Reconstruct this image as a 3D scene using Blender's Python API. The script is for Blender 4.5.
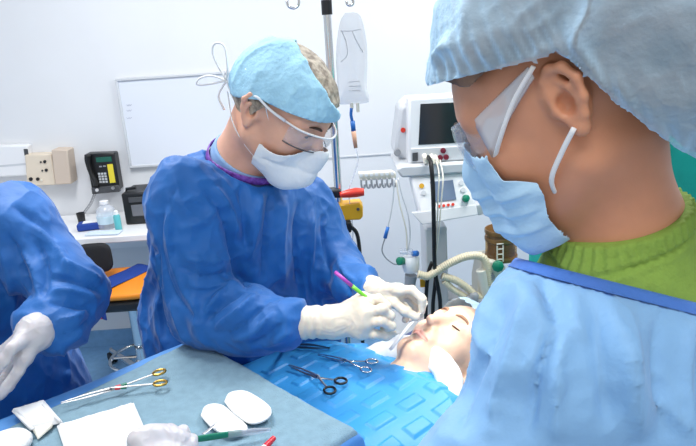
import bpy, bmesh, math, random
import numpy as np
from mathutils import Vector, Matrix, Quaternion
for _o in list(bpy.data.objects):
    bpy.data.objects.remove(_o)
SC = bpy.context.scene
COL = SC.collection
random.seed(7)
# ------------------------------------------------------------------ camera
FPX, PITCH, ROLL, CAMZ = 650.0, math.radians(17), math.radians(4), 1.72
_F = np.array([0, math.cos(PITCH), -math.sin(PITCH)])
_R0 = np.array([1.0, 0, 0]); _U0 = np.array([0, math.sin(PITCH), math.cos(PITCH)])
_R = math.cos(ROLL)*_R0 - math.sin(ROLL)*_U0
_U = math.sin(ROLL)*_R0 + math.cos(ROLL)*_U0
CAM = np.array([0, 0, CAMZ])
cam = bpy.data.cameras.new('camera'); cam_o = bpy.data.objects.new('camera', cam); COL.objects.link(cam_o)
cam.sensor_width = 36; cam.lens = FPX/696*36; cam.clip_start = .02; cam.clip_end = 50
cam_o.matrix_world = Matrix(((_R[0], _U[0], -_F[0], 0), (_R[1], _U[1], -_F[1], 0), (_R[2], _U[2], -_F[2], CAMZ), (0, 0, 0, 1)))
SC.camera = cam_o
def P(px, py, Y):
    """world point seen at pixel (px,py) lying at world depth y=Y"""
    d = _F + _R*((px-348)/FPX) - _U*((py-223)/FPX)
    return CAM + d*(Y/d[1])
def PZ(px, py, z):
    """world point seen at pixel (px,py) on the level z"""
    d = _F + _R*((px-348)/FPX) - _U*((py-223)/FPX)
    return CAM + d*((z-CAMZ)/d[2])
def proj(v):
    q = np.asarray(v) - CAM
    w = q@_F
    return np.stack([348+FPX*(q@_R)/w, 223-FPX*(q@_U)/w], -1)
# ------------------------------------------------------------------ world, lights, exposure
SC.view_settings.view_transform = 'Standard'; SC.view_settings.look = 'None'
SC.view_settings.gamma = 1; SC.view_settings.use_curve_mapping = False
SC.view_settings.exposure = 0.28
W = bpy.data.worlds.new('world'); SC.world = W; W.use_nodes = True
W.node_tree.nodes['Background'].inputs[0].default_value = (1, .97, .935, 1)
W.node_tree.nodes['Background'].inputs[1].default_value = 0.62
def area(name, loc, target, sx, sy, power, color=(1, 1, 1)):
    l = bpy.data.lights.new(name, 'AREA'); l.shape = 'RECTANGLE'; l.size = sx; l.size_y = sy; l.energy = power; l.color = color
    o = bpy.data.objects.new(name, l); COL.objects.link(o); o.location = loc
    o.rotation_euler = (Vector(target)-Vector(loc)).to_track_quat('-Z', 'Y').to_euler(); return o
area('ceiling_panel_lamp', (-.9, 1.9, 2.86), (-.9, 1.9, 0), .6, 1.2, 36)
area('ceiling_panel_lamp', (1.0, 2.2, 2.86), (1.0, 2.2, 0), .6, 1.2, 40)
area('ceiling_panel_lamp', (0, -.2, 2.86), (0, -.2, 0), 1.2, .6, 14)
sl = bpy.data.lights.new('surgical_lamp_beam', 'SPOT'); sl.energy = 112; sl.spot_size = math.radians(20); sl.spot_blend = .7; sl.shadow_soft_size = .16; sl.color = (1, .95, .86)
slo = bpy.data.objects.new('surgical_lamp_beam', sl); COL.objects.link(slo); slo.location = (-.02, .72, 2.6)
slo.rotation_euler = (Vector((.18, 1.22, 1.06))-Vector(slo.location)).to_track_quat('-Z', 'Y').to_euler()
# ------------------------------------------------------------------ materials
def s2l(c):
    return tuple(((x/255)/12.92 if x/255 <= .04045 else ((x/255+.055)/1.055)**2.4) for x in c)
def mat(name, rgb, rough=.5, metal=0, noise=0, nscale=40, bump=0, bscale=200, sss=0, sheen=0, spec=.5, trans=0, alpha_mix=0, emit=0, dark=None, sssr=(1, .35, .2), crumple=0, sheer=0):
    m = bpy.data.materials.new(name); m.use_nodes = True
    nt = m.node_tree; b = nt.nodes['Principled BSDF']; L = nt.links.new
    c = s2l(rgb)
    b.inputs['Base Color'].default_value = (*c, 1); b.inputs['Roughness'].default_value = rough; b.inputs['Metallic'].default_value = metal
    b.inputs['Specular IOR Level'].default_value = spec
    tc = nt.nodes.new('ShaderNodeTexCoord')
    if noise or dark:
        n = nt.nodes.new('ShaderNodeTexNoise'); n.inputs['Scale'].default_value = nscale; n.inputs['Detail'].default_value = 4
        L(tc.outputs['Object'], n.inputs['Vector'])
        r = nt.nodes.new('ShaderNodeValToRGB')
        d = s2l(dark) if dark else tuple(x*(1-noise) for x in c)
        r.color_ramp.elements[0].color = (*d, 1); r.color_ramp.elements[0].position = .35
        r.color_ramp.elements[1].color = (*c, 1); r.color_ramp.elements[1].position = .65
        L(n.outputs['Fac'], r.inputs[0]); L(r.outputs[0], b.inputs['Base Color'])
    if bump:
        n2 = nt.nodes.new('ShaderNodeTexNoise'); n2.inputs['Scale'].default_value = bscale; n2.inputs['Detail'].default_value = 5
        L(tc.outputs['Object'], n2.inputs['Vector'])
        bp = nt.nodes.new('ShaderNodeBump'); bp.inputs['Strength'].default_value = bump; bp.inputs['Distance'].default_value = .004
        L(n2.outputs['Fac'], bp.inputs['Height']); L(bp.outputs[0], b.inputs['Normal'])
    if crumple:                           # crisp creases of stiff non-woven cloth
        nz = nt.nodes.new('ShaderNodeTexNoise'); nz.inputs['Scale'].default_value = 6; nz.inputs['Detail'].default_value = 2; L(tc.outputs['Object'], nz.inputs['Vector'])
        mp = nt.nodes.new('ShaderNodeMapping'); mp.inputs['Scale'].default_value = (1.5, 1.5, .8); L(tc.outputs['Object'], mp.inputs[0])
        ad = nt.nodes.new('ShaderNodeMixRGB'); ad.inputs[0].default_value = .16; L(mp.outputs[0], ad.inputs[1]); L(nz.outputs['Color'], ad.inputs[2])
        vo = nt.nodes.new('ShaderNodeTexVoronoi'); vo.feature = 'SMOOTH_F1'; vo.inputs['Smoothness'].default_value = .12; vo.inputs['Scale'].default_value = 15; L(ad.outputs[0], vo.inputs['Vector'])
        b3 = nt.nodes.new('ShaderNodeBump'); b3.inputs['Strength'].default_value = crumple; b3.inputs['Distance'].default_value = .02; L(vo.outputs['Distance'], b3.inputs['Height'])
        L(bp.outputs[0], b3.inputs['Normal']); L(b3.outputs[0], b.inputs['Normal'])
    if sss:
        b.inputs['Subsurface Weight'].default_value = sss; b.inputs['Subsurface Radius'].default_value = sssr; b.inputs['Subsurface Scale'].default_value = .012
    if sheen:
        b.inputs['Sheen Weight'].default_value = sheen
    if emit:
        b.inputs['Emission Color'].default_value = (*c, 1); b.inputs['Emission Strength'].default_value = emit
    if alpha_mix:                         # sheer stuff: part of the light goes straight through
        tr = nt.nodes.new('ShaderNodeBsdfTransparent'); mx = nt.nodes.new('ShaderNodeMixShader')
        mx.inputs[0].default_value = alpha_mix
        if sheer:                         # cloth seen edge-on is denser
            lw = nt.nodes.new('ShaderNodeLayerWeight'); lw.inputs[0].default_value = .5
            mm = nt.nodes.new('ShaderNodeMath'); mm.operation = 'MULTIPLY_ADD'; mm.inputs[1].default_value = -sheer; mm.inputs[2].default_value = alpha_mix; mm.use_clamp = True
            L(lw.outputs['Facing'], mm.inputs[0]); L(mm.outputs[0], mx.inputs[0])
        out = nt.nodes['Material Output']; L(b.outputs[0], mx.inputs[1]); L(tr.outputs[0], mx.inputs[2]); L(mx.outputs[0], out.inputs[0])
    return m
def glassy(name, tint=(.97, .98, 1), haze=.12, gloss=.16, hcol=(.9, .93, 1)):
    m = bpy.data.materials.new(name); m.use_nodes = True; nt = m.node_tree; L = nt.links.new
    nt.nodes.remove(nt.nodes['Principled BSDF']); out = nt.nodes['Material Output']
    tr = nt.nodes.new('ShaderNodeBsdfTransparent'); tr.inputs[0].default_value = (*tint, 1)
    df = nt.nodes.new('ShaderNodeBsdfDiffuse'); df.inputs[0].default_value = (*hcol, 1)
    gl = nt.nodes.new('ShaderNodeBsdfGlossy'); gl.inputs['Roughness'].default_value = .06
    m1 = nt.nodes.new('ShaderNodeMixShader'); m1.inputs[0].default_value = haze; L(tr.outputs[0], m1.inputs[1]); L(df.outputs[0], m1.inputs[2])
    lw = nt.nodes.new('ShaderNodeLayerWeight'); lw.inputs[0].default_value = .5
    pw = nt.nodes.new('ShaderNodeMath'); pw.operation = 'POWER'; L(lw.outputs['Facing'], pw.inputs[0]); pw.inputs[1].default_value = 2.5
    ml = nt.nodes.new('ShaderNodeMath'); ml.operation = 'MULTIPLY_ADD'; L(pw.outputs[0], ml.inputs[0]); ml.inputs[1].default_value = gloss*2; ml.inputs[2].default_value = gloss*.3
    m2 = nt.nodes.new('ShaderNodeMixShader'); L(ml.outputs[0], m2.inputs[0]); L(m1.outputs[0], m2.inputs[1]); L(gl.outputs[0], m2.inputs[2])
    L(m2.outputs[0], out.inputs[0]); return m
M = {}
M['wall'] = mat('wall paint', (226, 228, 231), .6, noise=.02, nscale=3)
M['ceil'] = mat('ceiling paint', (235, 235, 235), .8)
M['floor'] = mat('blue vinyl floor', (120, 165, 205), .45, noise=.12, nscale=30)
M['white'] = mat('white enamel', (235, 236, 238), .35)
M['lgrey'] = mat('light grey plastic', (205, 208, 212), .4)
M['grey'] = mat('grey plastic', (150, 153, 158), .45)
M['dgrey'] = mat('dark grey plastic', (70, 72, 76), .45)
M['black'] = mat('black plastic', (22, 23, 26), .35)
M['rubber'] = mat('black rubber', (18, 18, 20), .6)
M['screen'] = mat('dark screen glass', (38, 40, 44), .12)
M['lcd'] = mat('blue grey lcd', (110, 125, 150), .2)
M['steel'] = mat('brushed steel', (182, 182, 182), .40, 1)
M['chrome'] = mat('chrome', (215, 215, 215), .12, 1)
M['dsteel'] = mat('dark steel', (120, 120, 122), .3, 1)
M['gold'] = mat('gold plating', (205, 165, 85), .28, 1)
M['beige'] = mat('beige plastic', (226, 212, 192), .5)
M['beige2'] = mat('beige fabric panel', (205, 188, 172), .7, bump=.3, bscale=500)
M['hose'] = mat('cream corrugated hose', (226, 214, 185), .5)
M['cream'] = mat('cream plastic', (228, 224, 210), .45)
M['red'] = mat('red plastic', (225, 60, 40), .35)
M['redpen'] = mat('red pen plastic', (215, 40, 55), .35)
M['yellow'] = mat('yellow enamel', (226, 170, 30), .4)
M['ystrip'] = mat('yellow paper', (235, 215, 60), .6)
M['orange'] = mat('orange vinyl', (235, 140, 25), .45)
M['teal'] = mat('teal cloth', (0, 165, 150), .8, noise=.15, nscale=20, bump=.2)
M['green'] = mat('green plastic', (15, 125, 95), .35)
M['lime'] = mat('lime green plastic', (120, 205, 60), .35)
M['purple'] = mat('purple plastic', (175, 70, 175), .35)
M['lanyard'] = mat('purple lanyard', (95, 35, 130), .6, dark=(140, 90, 190), nscale=120)
M['bluep'] = mat('blue plastic', (40, 110, 190), .35)
M['clear'] = glassy('clear plastic', haze=.10)
M['haze'] = glassy('cloudy plastic', haze=.32)
M['lens'] = glassy('goggle lens', tint=(1, 1, 1), haze=.10, gloss=.12)
M['temple'] = glassy('goggle side arm', haze=.5, gloss=.15, hcol=(.95, .96, .98))
M['fluid'] = glassy('saline bag film', haze=.42, gloss=.15, hcol=(.86, .87, .88))
M['amber'] = glassy('amber canister', tint=(.90, .70, .42), haze=.22, gloss=.15, hcol=(.42, .28, .13))
M['paper'] = mat('white paper', (238, 238, 238), .7)
M['gauze'] = mat('white gauze', (240, 240, 240), .9, bump=.5, bscale=350)
M['glove'] = mat('latex glove', (226, 216, 200), .42, sss=.15, noise=.05, nscale=60)
M['glovew'] = mat('pale translucent glove', (208, 204, 207), .42, sss=.15, noise=.10, nscale=50)
M['gown'] = mat('blue surgical gown', (14, 100, 178), .6, noise=.10, nscale=14, bump=.12, bscale=160, sheen=.15, crumple=.55)
M['gown2'] = mat('light blue surgical gown', (140, 190, 236), .62, noise=.06, nscale=14, bump=.15, bscale=160, sheen=.15, crumple=.3)
M['bind'] = mat('blue gown binding', (72, 122, 205), .6, bump=.2)
M['scrub'] = mat('green scrubs', (142, 176, 76), .85, noise=.10, nscale=90, bump=.35, bscale=300)
M['scrubb'] = mat('pale blue scrubs', (140, 175, 215), .8, bump=.2)
M['trouser'] = mat('blue scrub trousers', (70, 110, 170), .85)
M['cap'] = mat('pale blue surgical cap', (160, 208, 232), .75, noise=.10, nscale=60, bump=.5, bscale=130)
M['bouf'] = mat('sheer blue bouffant cap', (190, 224, 246), .6, bump=.5, bscale=170, alpha_mix=.66, sheer=1.0)
M['bouf2'] = mat('sheer pale cap', (175, 205, 225), .6, bump=.4, bscale=170, alpha_mix=.35)
M['maskw'] = mat('white face mask', (236, 240, 243), .75, bump=.2, bscale=150)
M['maskb'] = mat('light blue face mask', (178, 214, 240), .7, bump=.2, bscale=250)
M['skin'] = mat('tanned skin', (214, 150, 116), .45, noise=.07, nscale=35, sss=.18, bump=.06, bscale=500)
M['skin2'] = mat('ruddy skin', (230, 176, 150), .45, noise=.09, nscale=35, sss=.18, bump=.06, bscale=500)
M['skin3'] = mat('pale skin', (236, 198, 172), .42, noise=.06, nscale=35, sss=.2, bump=.05, bscale=500)
M['lip'] = mat('lips', (224, 158, 144), .4)
M['hair'] = mat('dark brown hair', (92, 66, 50), .5, dark=(140, 106, 82), nscale=28)
M['hairg'] = mat('grey blond hair', (196, 184, 165), .6, dark=(120, 108, 95), nscale=70, bump=.6, bscale=120)
M['browl'] = mat('light brown eyebrow hair', (158, 118, 92), .7)
M['brow'] = mat('eyebrow hair', (72, 50, 38), .7)
M['eye'] = mat('eye white', (225, 222, 216), .15)
M['iris'] = mat('dark iris', (45, 35, 28), .1)
M['drape'] = mat('bright blue surgical drape', (58, 158, 226), .45, noise=.05, nscale=20, bump=.08, bscale=120)
M['drape2'] = mat('mid blue tray drape', (84, 148, 216), .6, noise=.08, nscale=20, bump=.2, bscale=120)
M['towel'] = mat('grey blue cotton towel', (134, 166, 182), .9, noise=.12, nscale=55, bump=.5, bscale=420)
M['sheet'] = mat('white sheet', (236, 238, 240), .85)
M['navy'] = mat('navy vinyl', (48, 62, 110), .5)
M['blackfab'] = mat('black fabric', (26, 27, 30), .8)
M['green2'] = mat('green display', (30, 95, 80), .2)
M['bluecloth'] = mat('royal blue cloth', (24, 62, 145), .75, bump=.2)
# ------------------------------------------------------------------ mesh helpers
def me_new(name, v, f, m, smooth=True, angle=40):
    me = bpy.data.meshes.new(name)
    v = np.asarray(v, dtype=np.float64)
    me.from_pydata([tuple(a) for a in v], [], [tuple(int(i) for i in q) for q in f])
    me.materials.append(m)
    if smooth:
        me.polygons.foreach_set('use_smooth', [True]*len(me.polygons))
        if angle and angle < 180: me.set_sharp_from_angle(angle=math.radians(angle))
    me.update(); return me
def origin_of(o):
    x = np.zeros(3)
    while o is not None:
        x = x + np.array(o.location); o = o.parent
    return x
def link(name, me, parent=None, bevel=0, solid=0, sub=0, base=None):
    o = bpy.data.objects.new(name, me); COL.objects.link(o)
    if parent is not None:
        o.parent = parent; o.location = -origin_of(parent)
    elif base is not None:
        me.transform(Matrix.Translation(-Vector(base))); o.location = base
    if solid:
        md = o.modifiers.new('solid', 'SOLIDIFY'); md.thickness = solid; md.offset = 0
    if bevel:
        md = o.modifiers.new('bevel', 'BEVEL'); md.width = bevel; md.segments = 2; md.limit_method = 'ANGLE'; md.angle_limit = math.radians(40)
    if sub:
        md = o.modifiers.new('sub', 'SUBSURF'); md.levels = sub; md.render_levels = sub
    return o
def tag(o, label=None, cat=None, group=None, kind=None):
    if label: o['label'] = label
    if cat: o['category'] = cat
    if group: o['group'] = group
    if kind: o['kind'] = kind
    return o
def thing(name, base, label, cat, group=None):
    o = bpy.data.objects.new(name, None); COL.objects.link(o); o.empty_display_size = .05
    o.location = tuple(float(a) for a in base); return tag(o, label, cat, group)
def unit(a):
    a = np.asarray(a, float); return a/np.linalg.norm(a)
def frame_to(d):
    d = unit(d); a = np.array([0, 0, 1.0]) if abs(d[2]) < .9 else np.array([1.0, 0, 0])
    x = unit(np.cross(a, d)); y = np.cross(d, x); return x, y, d
def spline(pts, n=8):
    pts = [np.asarray(p, float) for p in pts]
    if len(pts) < 3: return pts
    out = []
    q = [2*pts[0]-pts[1]] + pts + [2*pts[-1]-pts[-2]]
    for i in range(1, len(q)-2):
        for k in range(n):
            t = k/n
            out.append(.5*((2*q[i])+(-q[i-1]+q[i+1])*t+(2*q[i-1]-5*q[i]+4*q[i+1]-q[i+2])*t*t+(-q[i-1]+3*q[i]-3*q[i+1]+q[i+2])*t**3))
    out.append(pts[-1]); return out
class MB:
    def __init__(s): s.v = []; s.f = []
    def add(s, v, f):
        n = len(s.v); s.v += [tuple(a) for a in v]; s.f += [tuple(i+n for i in q) for q in f]; return s
    def box(s, c, size, R=None):
        c = np.asarray(c, float); h = np.asarray(size, float)/2
        R = np.eye(3) if R is None else np.asarray(R)     # rows = axes
        v = [c + R[0]*h[0]*x + R[1]*h[1]*y + R[2]*h[2]*z for x in (-1, 1) for y in (-1, 1) for z in (-1, 1)]
        return s.add(v, [(0, 1, 3, 2), (4, 6, 7, 5), (0, 4, 5, 1), (2, 3, 7, 6), (0, 2, 6, 4), (1, 5, 7, 3)])
    def slab(s, corners, back):
        """corners: world points of the front outline; back: vector to the rear outline"""
        a = [np.asarray(c, float) for c in corners]; n = len(a); b = [c+np.asarray(back, float) for c in a]
        f = [tuple(range(n)), tuple(range(2*n-1, n-1, -1))] + [(i, i+n, (i+1) % n+n, (i+1) % n) for i in range(n)]
        nrm = sum((np.cross(a[i]-a[0], a[(i+1) % n]-a[0]) for i in range(n)), np.zeros(3))
        if nrm@np.asarray(back) > 0: f = [q[::-1] for q in f]
        return s.add(a+b, f)
    def tube(s, pts, r, n=10, sm=0, closed=False, flat=1.0, side=None):
        pts = [np.asarray(p, float) for p in pts]
        if sm: pts = spline(pts, sm)
        m = len(pts); rs = [r]*m if np.isscalar(r) else list(np.interp(np.linspace(0, 1, m), np.linspace(0, 1, len(r)), r))
        v = []; x = None
        for i in range(m):
            if closed: d = pts[(i+1) % m]-pts[i-1]
            else: d = pts[min(i+1, m-1)]-pts[max(i-1, 0)]
            d = d/(np.linalg.norm(d)+1e-12)
            if side is not None: x = np.asarray(side, float)
            if x is None: x, _, _ = frame_to(d)
            x = x-d*(x@d); x = x/(np.linalg.norm(x)+1e-12); y = np.cross(d, x)
            for k in range(n):
                a = 2*math.pi*k/n; v.append(pts[i]+rs[i]*(math.cos(a)*x+flat*math.sin(a)*y))
        f = []
        for i in range(m if closed else m-1):
            j = (i+1) % m
            for k in range(n):
                f.append((i*n+k, i*n+(k+1) % n, j*n+(k+1) % n, j*n+k))
        if not closed: f += [tuple(range(n))[::-1], tuple((m-1)*n+k for k in range(n))]
        return s.add(v, f)
    def lathe(s, prof, c, axis=(0, 0, 1), n=28):
        x, y, d = frame_to(axis); c = np.asarray(c, float); v = []; f = []
        for r, z in prof:
            for k in range(n):
                a = 2*math.pi*k/n; v.append(c+d*z+max(r, 1e-5)*(math.cos(a)*x+math.sin(a)*y))
        for i in range(len(prof)-1):
            for k in range(n):
                f.append((i*n+k, i*n+(k+1) % n, (i+1)*n+(k+1) % n, (i+1)*n+k))
        f += [tuple(range(n))[::-1], tuple((len(prof)-1)*n+k for k in range(n))]
        return s.add(v, f)
    def ball(s, c, r, n=12, R=None):
        c = np.asarray(c, float); r = np.ones(3)*r; R = np.eye(3) if R is None else np.asarray(R)
        v = []; f = []
        for i in range(n+1):
            t = math.pi*i/n
            for k in range(2*n):
                a = math.pi*k/n; q = np.array([math.sin(t)*math.cos(a), math.sin(t)*math.sin(a), -math.cos(t)])*r
                v.append(c+q@R)
        for i in range(n):
            for k in range(2*n):
                f.append((i*2*n+k, i*2*n+(k+1) % (2*n), (i+1)*2*n+(k+1) % (2*n), (i+1)*2*n+k))
        return s.add(v, f)
    def grid(s, pts):
        pts = np.asarray(pts); nu, nv = pts.shape[:2]
        f = [(i*nv+j, i*nv+j+1, (i+1)*nv+j+1, (i+1)*nv+j) for i in range(nu-1) for j in range(nv-1)]
        return s.add(pts.reshape(-1, 3), f)
    def obj(s, name, m, parent=None, bevel=0, solid=0, sub=0, angle=40, base=None):
        me = me_new(name, s.v, s.f, m, True, angle)
        if parent is None and base is None:
            a = np.array(s.v); base = ((a[:, 0].min()+a[:, 0].max())/2, (a[:, 1].min()+a[:, 1].max())/2, a[:, 2].min())
        return link(name, me, parent, bevel, solid, sub, base)
# ------------------------------------------------------------------ signed-distance modelling
class G:                                              # points as broadcastable x, y, z
    def __init__(s, x, y, z): s.x, s.y, s.z = x, y, z
    def loc(s, o, R):                                 # R rows = local axes
        x, y, z = s.x-o[0], s.y-o[1], s.z-o[2]
        return G(*(R[i][0]*x+R[i][1]*y+R[i][2]*z for i in range(3)))
def gpts(v): v = np.asarray(v, dtype=np.float32); return G(v[:, 0], v[:, 1], v[:, 2])
def cap(p, a, b, r1, r2=None):
    r2 = r1 if r2 is None else r2
    a = np.asarray(a, np.float32); ab = np.asarray(b, np.float32)-a; L = float(ab@ab)+1e-12
    x, y, z = p.x-a[0], p.y-a[1], p.z-a[2]
    t = np.clip((x*ab[0]+y*ab[1]+z*ab[2])/L, 0, 1)
    return np.sqrt((x-t*ab[0])**2+(y-t*ab[1])**2+(z-t*ab[2])**2)-(r1+(r2-r1)*t)
def ell(p, c, r, R=None):
    q = p.loc(c, np.eye(3) if R is None else R)
    k0 = np.sqrt((q.x/r[0])**2+(q.y/r[1])**2+(q.z/r[2])**2); k1 = np.sqrt((q.x/r[0]**2)**2+(q.y/r[1]**2)**2+(q.z/r[2]**2)**2)+1e-9
    return k0*(k0-1)/k1
def sph(p, c, r): return np.sqrt((p.x-c[0])**2+(p.y-c[1])**2+(p.z-c[2])**2)-r
def smin(a, b, k):
    h = np.maximum(k-np.abs(a-b), 0)/k; return np.minimum(a, b)-h*h*k*.25
def smax(a, b, k): return -smin(-a, -b, k)
def chain(p, pts, rs, k=.006):
    f = None
    if np.isscalar(rs): rs = [rs]*len(pts)
    for i in range(len(pts)-1):
        c = cap(p, pts[i], pts[i+1], rs[i], rs[i+1]); f = c if f is None else smin(f, c, k)
    return f
def nets(xs, ys, zs, F):
    ins = F < 0
    c = np.zeros(tuple(n-1 for n in F.shape), np.int8)
    for a in (0, 1):
        for b in (0, 1):
            for d in (0, 1):
                c += ins[a:F.shape[0]-1+a, b:F.shape[1]-1+b, d:F.shape[2]-1+d]
    I, J, K = np.nonzero((c > 0) & (c < 8)); n = len(I)
    ids = np.full(c.shape, -1, np.int64); ids[I, J, K] = np.arange(n)
    co = [xs, ys, zs]; acc = np.zeros((n, 3)); cnt = np.zeros(n)
    for ax in range(3):
        for a in (0, 1):
            for b in (0, 1):
                o0 = [0, 0, 0]; o1 = [0, 0, 0]; oth = [q for q in range(3) if q != ax]
                o0[oth[0]] = o1[oth[0]] = a; o0[oth[1]] = o1[oth[1]] = b; o1[ax] = 1
                i0 = (I+o0[0], J+o0[1], K+o0[2]); i1 = (I+o1[0], J+o1[1], K+o1[2])
                f0 = F[i0]; f1 = F[i1]; m = (f0 < 0) != (f1 < 0)
                t = np.where(m, f0/np.where(m, f0-f1, 1), 0)
                for q in range(3):
                    p0 = co[q][i0[q]]; p1 = co[q][i1[q]]; acc[:, q] += np.where(m, p0+(p1-p0)*t, 0)
                cnt += m
    v = acc/cnt[:, None]
    fs = []
    for ax in range(3):
        oth = [q for q in range(3) if q != ax]
        sl0 = [slice(None)]*3; sl1 = [slice(None)]*3; sl0[ax] = slice(0, -1); sl1[ax] = slice(1, None)
        A = ins[tuple(sl0)]; B = ins[tuple(sl1)]
        idx = np.array(np.nonzero(A != B)).T
        ok = np.ones(len(idx), bool)
        for q in oth: ok &= (idx[:, q] > 0) & (idx[:, q] < F.shape[q]-1)
        idx = idx[ok]; sgn = A[tuple(idx.T)]
        q4 = []
        for a, b in ((-1, -1), (0, -1), (0, 0), (-1, 0)):
            t = idx.copy(); t[:, oth[0]] += a; t[:, oth[1]] += b; q4.append(ids[tuple(t.T)])
        q4 = np.stack(q4, 1)
        fl = sgn if ax != 1 else ~sgn
        q4[~fl] = q4[~fl][:, ::-1]; fs.append(q4)
    return v, np.concatenate(fs)
def axis(lo, hi, h, *fine):
    """coordinates from lo to hi with step h; fine = (a, b, step) ranges sampled more finely"""
    out = [lo]
    while out[-1] < hi:
        s = h
        for a, b, st in fine:
            if a-1e-9 <= out[-1] <= b: s = st
        out.append(out[-1]+s)
    return np.array(out, np.float32)
def iso(fn, xs, ys, zs):
    p = G(xs[:, None, None], ys[None, :, None], zs[None, None, :])
    F = np.ascontiguousarray(np.broadcast_to(fn(p), (len(xs), len(ys), len(zs)))).astype(np.float32)
    return nets(xs.astype(float), ys.astype(float), zs.astype(float), F)
def box_axes(lo, hi, h): return [axis(lo[i], hi[i], h) for i in range(3)]
def normals(v, f):
    n = np.zeros_like(v)
    a, b, c, d = (v[f[:, i]] for i in range(4)); fn = np.cross(c-a, d-b)
    for i in range(4): np.add.at(n, f[:, i], fn)
    return n/(np.linalg.norm(n, axis=1)[:, None]+1e-12)
def compact(v, f):
    u, inv = np.unique(f, return_inverse=True); return v[u], inv.reshape(f.shape)
def clip(v, f, fn, it=4):
    """keep the part of a surface where fn(v) > 0, rim pulled on to fn = 0"""
    s = fn(v); keep = (s[f] > 0).any(1); f = f[keep]; v = v.copy()
    out = np.unique(f[(s[f] <= 0)]); 
    if len(out):
        nb = {}
        q = v[out].copy(); e = 1e-4
        for _ in range(it):
            s0 = fn(q); g = np.stack([(fn(q+np.eye(3)[i]*e)-s0)/e for i in range(3)], 1)
            st = -(s0/(np.sum(g*g, 1)+1e-6))[:, None]*g
            l = np.linalg.norm(st, axis=1)[:, None]; q = q+st*np.minimum(1, .006/(l+1e-9))
        v[out] = q
    return compact(v, f)
def vnoise(p, seed=0):
    p = np.asarray(p, float); i = np.floor(p).astype(np.int64); t = p-i; t = t*t*(3-2*t); r = 0
    for a in (0, 1):
        for b in (0, 1):
            for c in (0, 1):
                h = ((i[:, 0]+a)*73856093) ^ ((i[:, 1]+b)*19349663) ^ ((i[:, 2]+c)*83492791) ^ (seed*2654435761 & 0xffffffff)
                h = (h*1103515245+12345) & 0x7fffffff; h = ((h >> 13) ^ h)*60493 & 0x7fffffff
                w = (t[:, 0] if a else 1-t[:, 0])*(t[:, 1] if b else 1-t[:, 1])*(t[:, 2] if c else 1-t[:, 2])
                r = r+w*((h % 65536)/65535)
    return r
def ridged(p, seed=0): return (1-np.abs(2*vnoise(p, seed)-1))**2
def seg_dist(q, poly):
    """distance of 2-D points to a polyline, and the position 0..1 along it"""
    poly = np.asarray(poly, float); best = np.full(len(q), 1e9); pos = np.zeros(len(q)); L = np.linalg.norm(np.diff(poly, axis=0), axis=1); T = L.sum(); acc = 0
    for i in range(len(poly)-1):
        a = poly[i]; d = poly[i+1]-a; t = np.clip(((q-a)@d)/(d@d+1e-9), 0, 1); dd = np.linalg.norm(q-a-t[:, None]*d, axis=1)
        m = dd < best; best[m] = dd[m]; pos[m] = ((acc+t*L[i])/T)[m]; acc += L[i]
    return best, pos
def creases(v, f, lst):
    """pinch real folds into a cloth surface; each fold is a traced line, a width and a height in metres"""
    n = normals(v, f); face = ((CAM-v)*n).sum(1) > 0; px = proj(v); d = np.zeros(len(v))
    for poly, w, h in lst:
        poly = np.array(spline([np.array([*p, 0.0]) for p in poly], 6))[:, :2] if len(poly) > 2 else np.array(poly, float)
        lo = poly.min(0)-3*w; hi = poly.max(0)+3*w
        m = np.nonzero(face & (px > lo).all(1) & (px < hi).all(1))[0]
        if not len(m): continue
        ds, t = seg_dist(px[m], poly)
        d[m] += 1.7*h*(.5*np.exp(-(ds/w)**2)+.5*np.exp(-ds/(w*.55)))*np.clip(np.minimum(t, 1-t)*5, 0.0, 1)**.7
    return v+n*d[:, None]
def part(name, v, f, m, parent, solid=0, angle=180, sub=0):
    return link(name, me_new(name, v, f, m, True, angle), parent, 0, solid, sub)
# ------------------------------------------------------------------ the room
WY = 3.5
def struct(name, mb, m, **k): o = mb.obj(name, m, **k); o['kind'] = 'structure'; return o
struct('floor', MB().box((0, 1.0, -.05), (5.6, 5.2, .1)), M['floor'])
struct('wall_back', MB().box((0, WY+.05, 1.45), (5.6, .1, 2.9)), M['wall'])
struct('wall_left', MB().box((-2.75, 1.0, 1.45), (.1, 4.9, 2.9)), M['wall'])
struct('wall_right', MB().box((2.75, 1.0, 1.45), (.1, 4.9, 2.9)), M['wall'])
struct('ceiling', MB().box((0, 1.0, 2.95), (5.6, 5.2, .1)), M['ceil'])
struct('baseboard_back', MB().box((0, WY-.006, .05), (5.4, .012, .1)), M['floor'])
zs = P(370, 155, WY)[2]
struct('trim_1', MB().box((1.1, WY-.003, zs), (3.1, .006, .006)), M['lgrey'])
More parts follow.
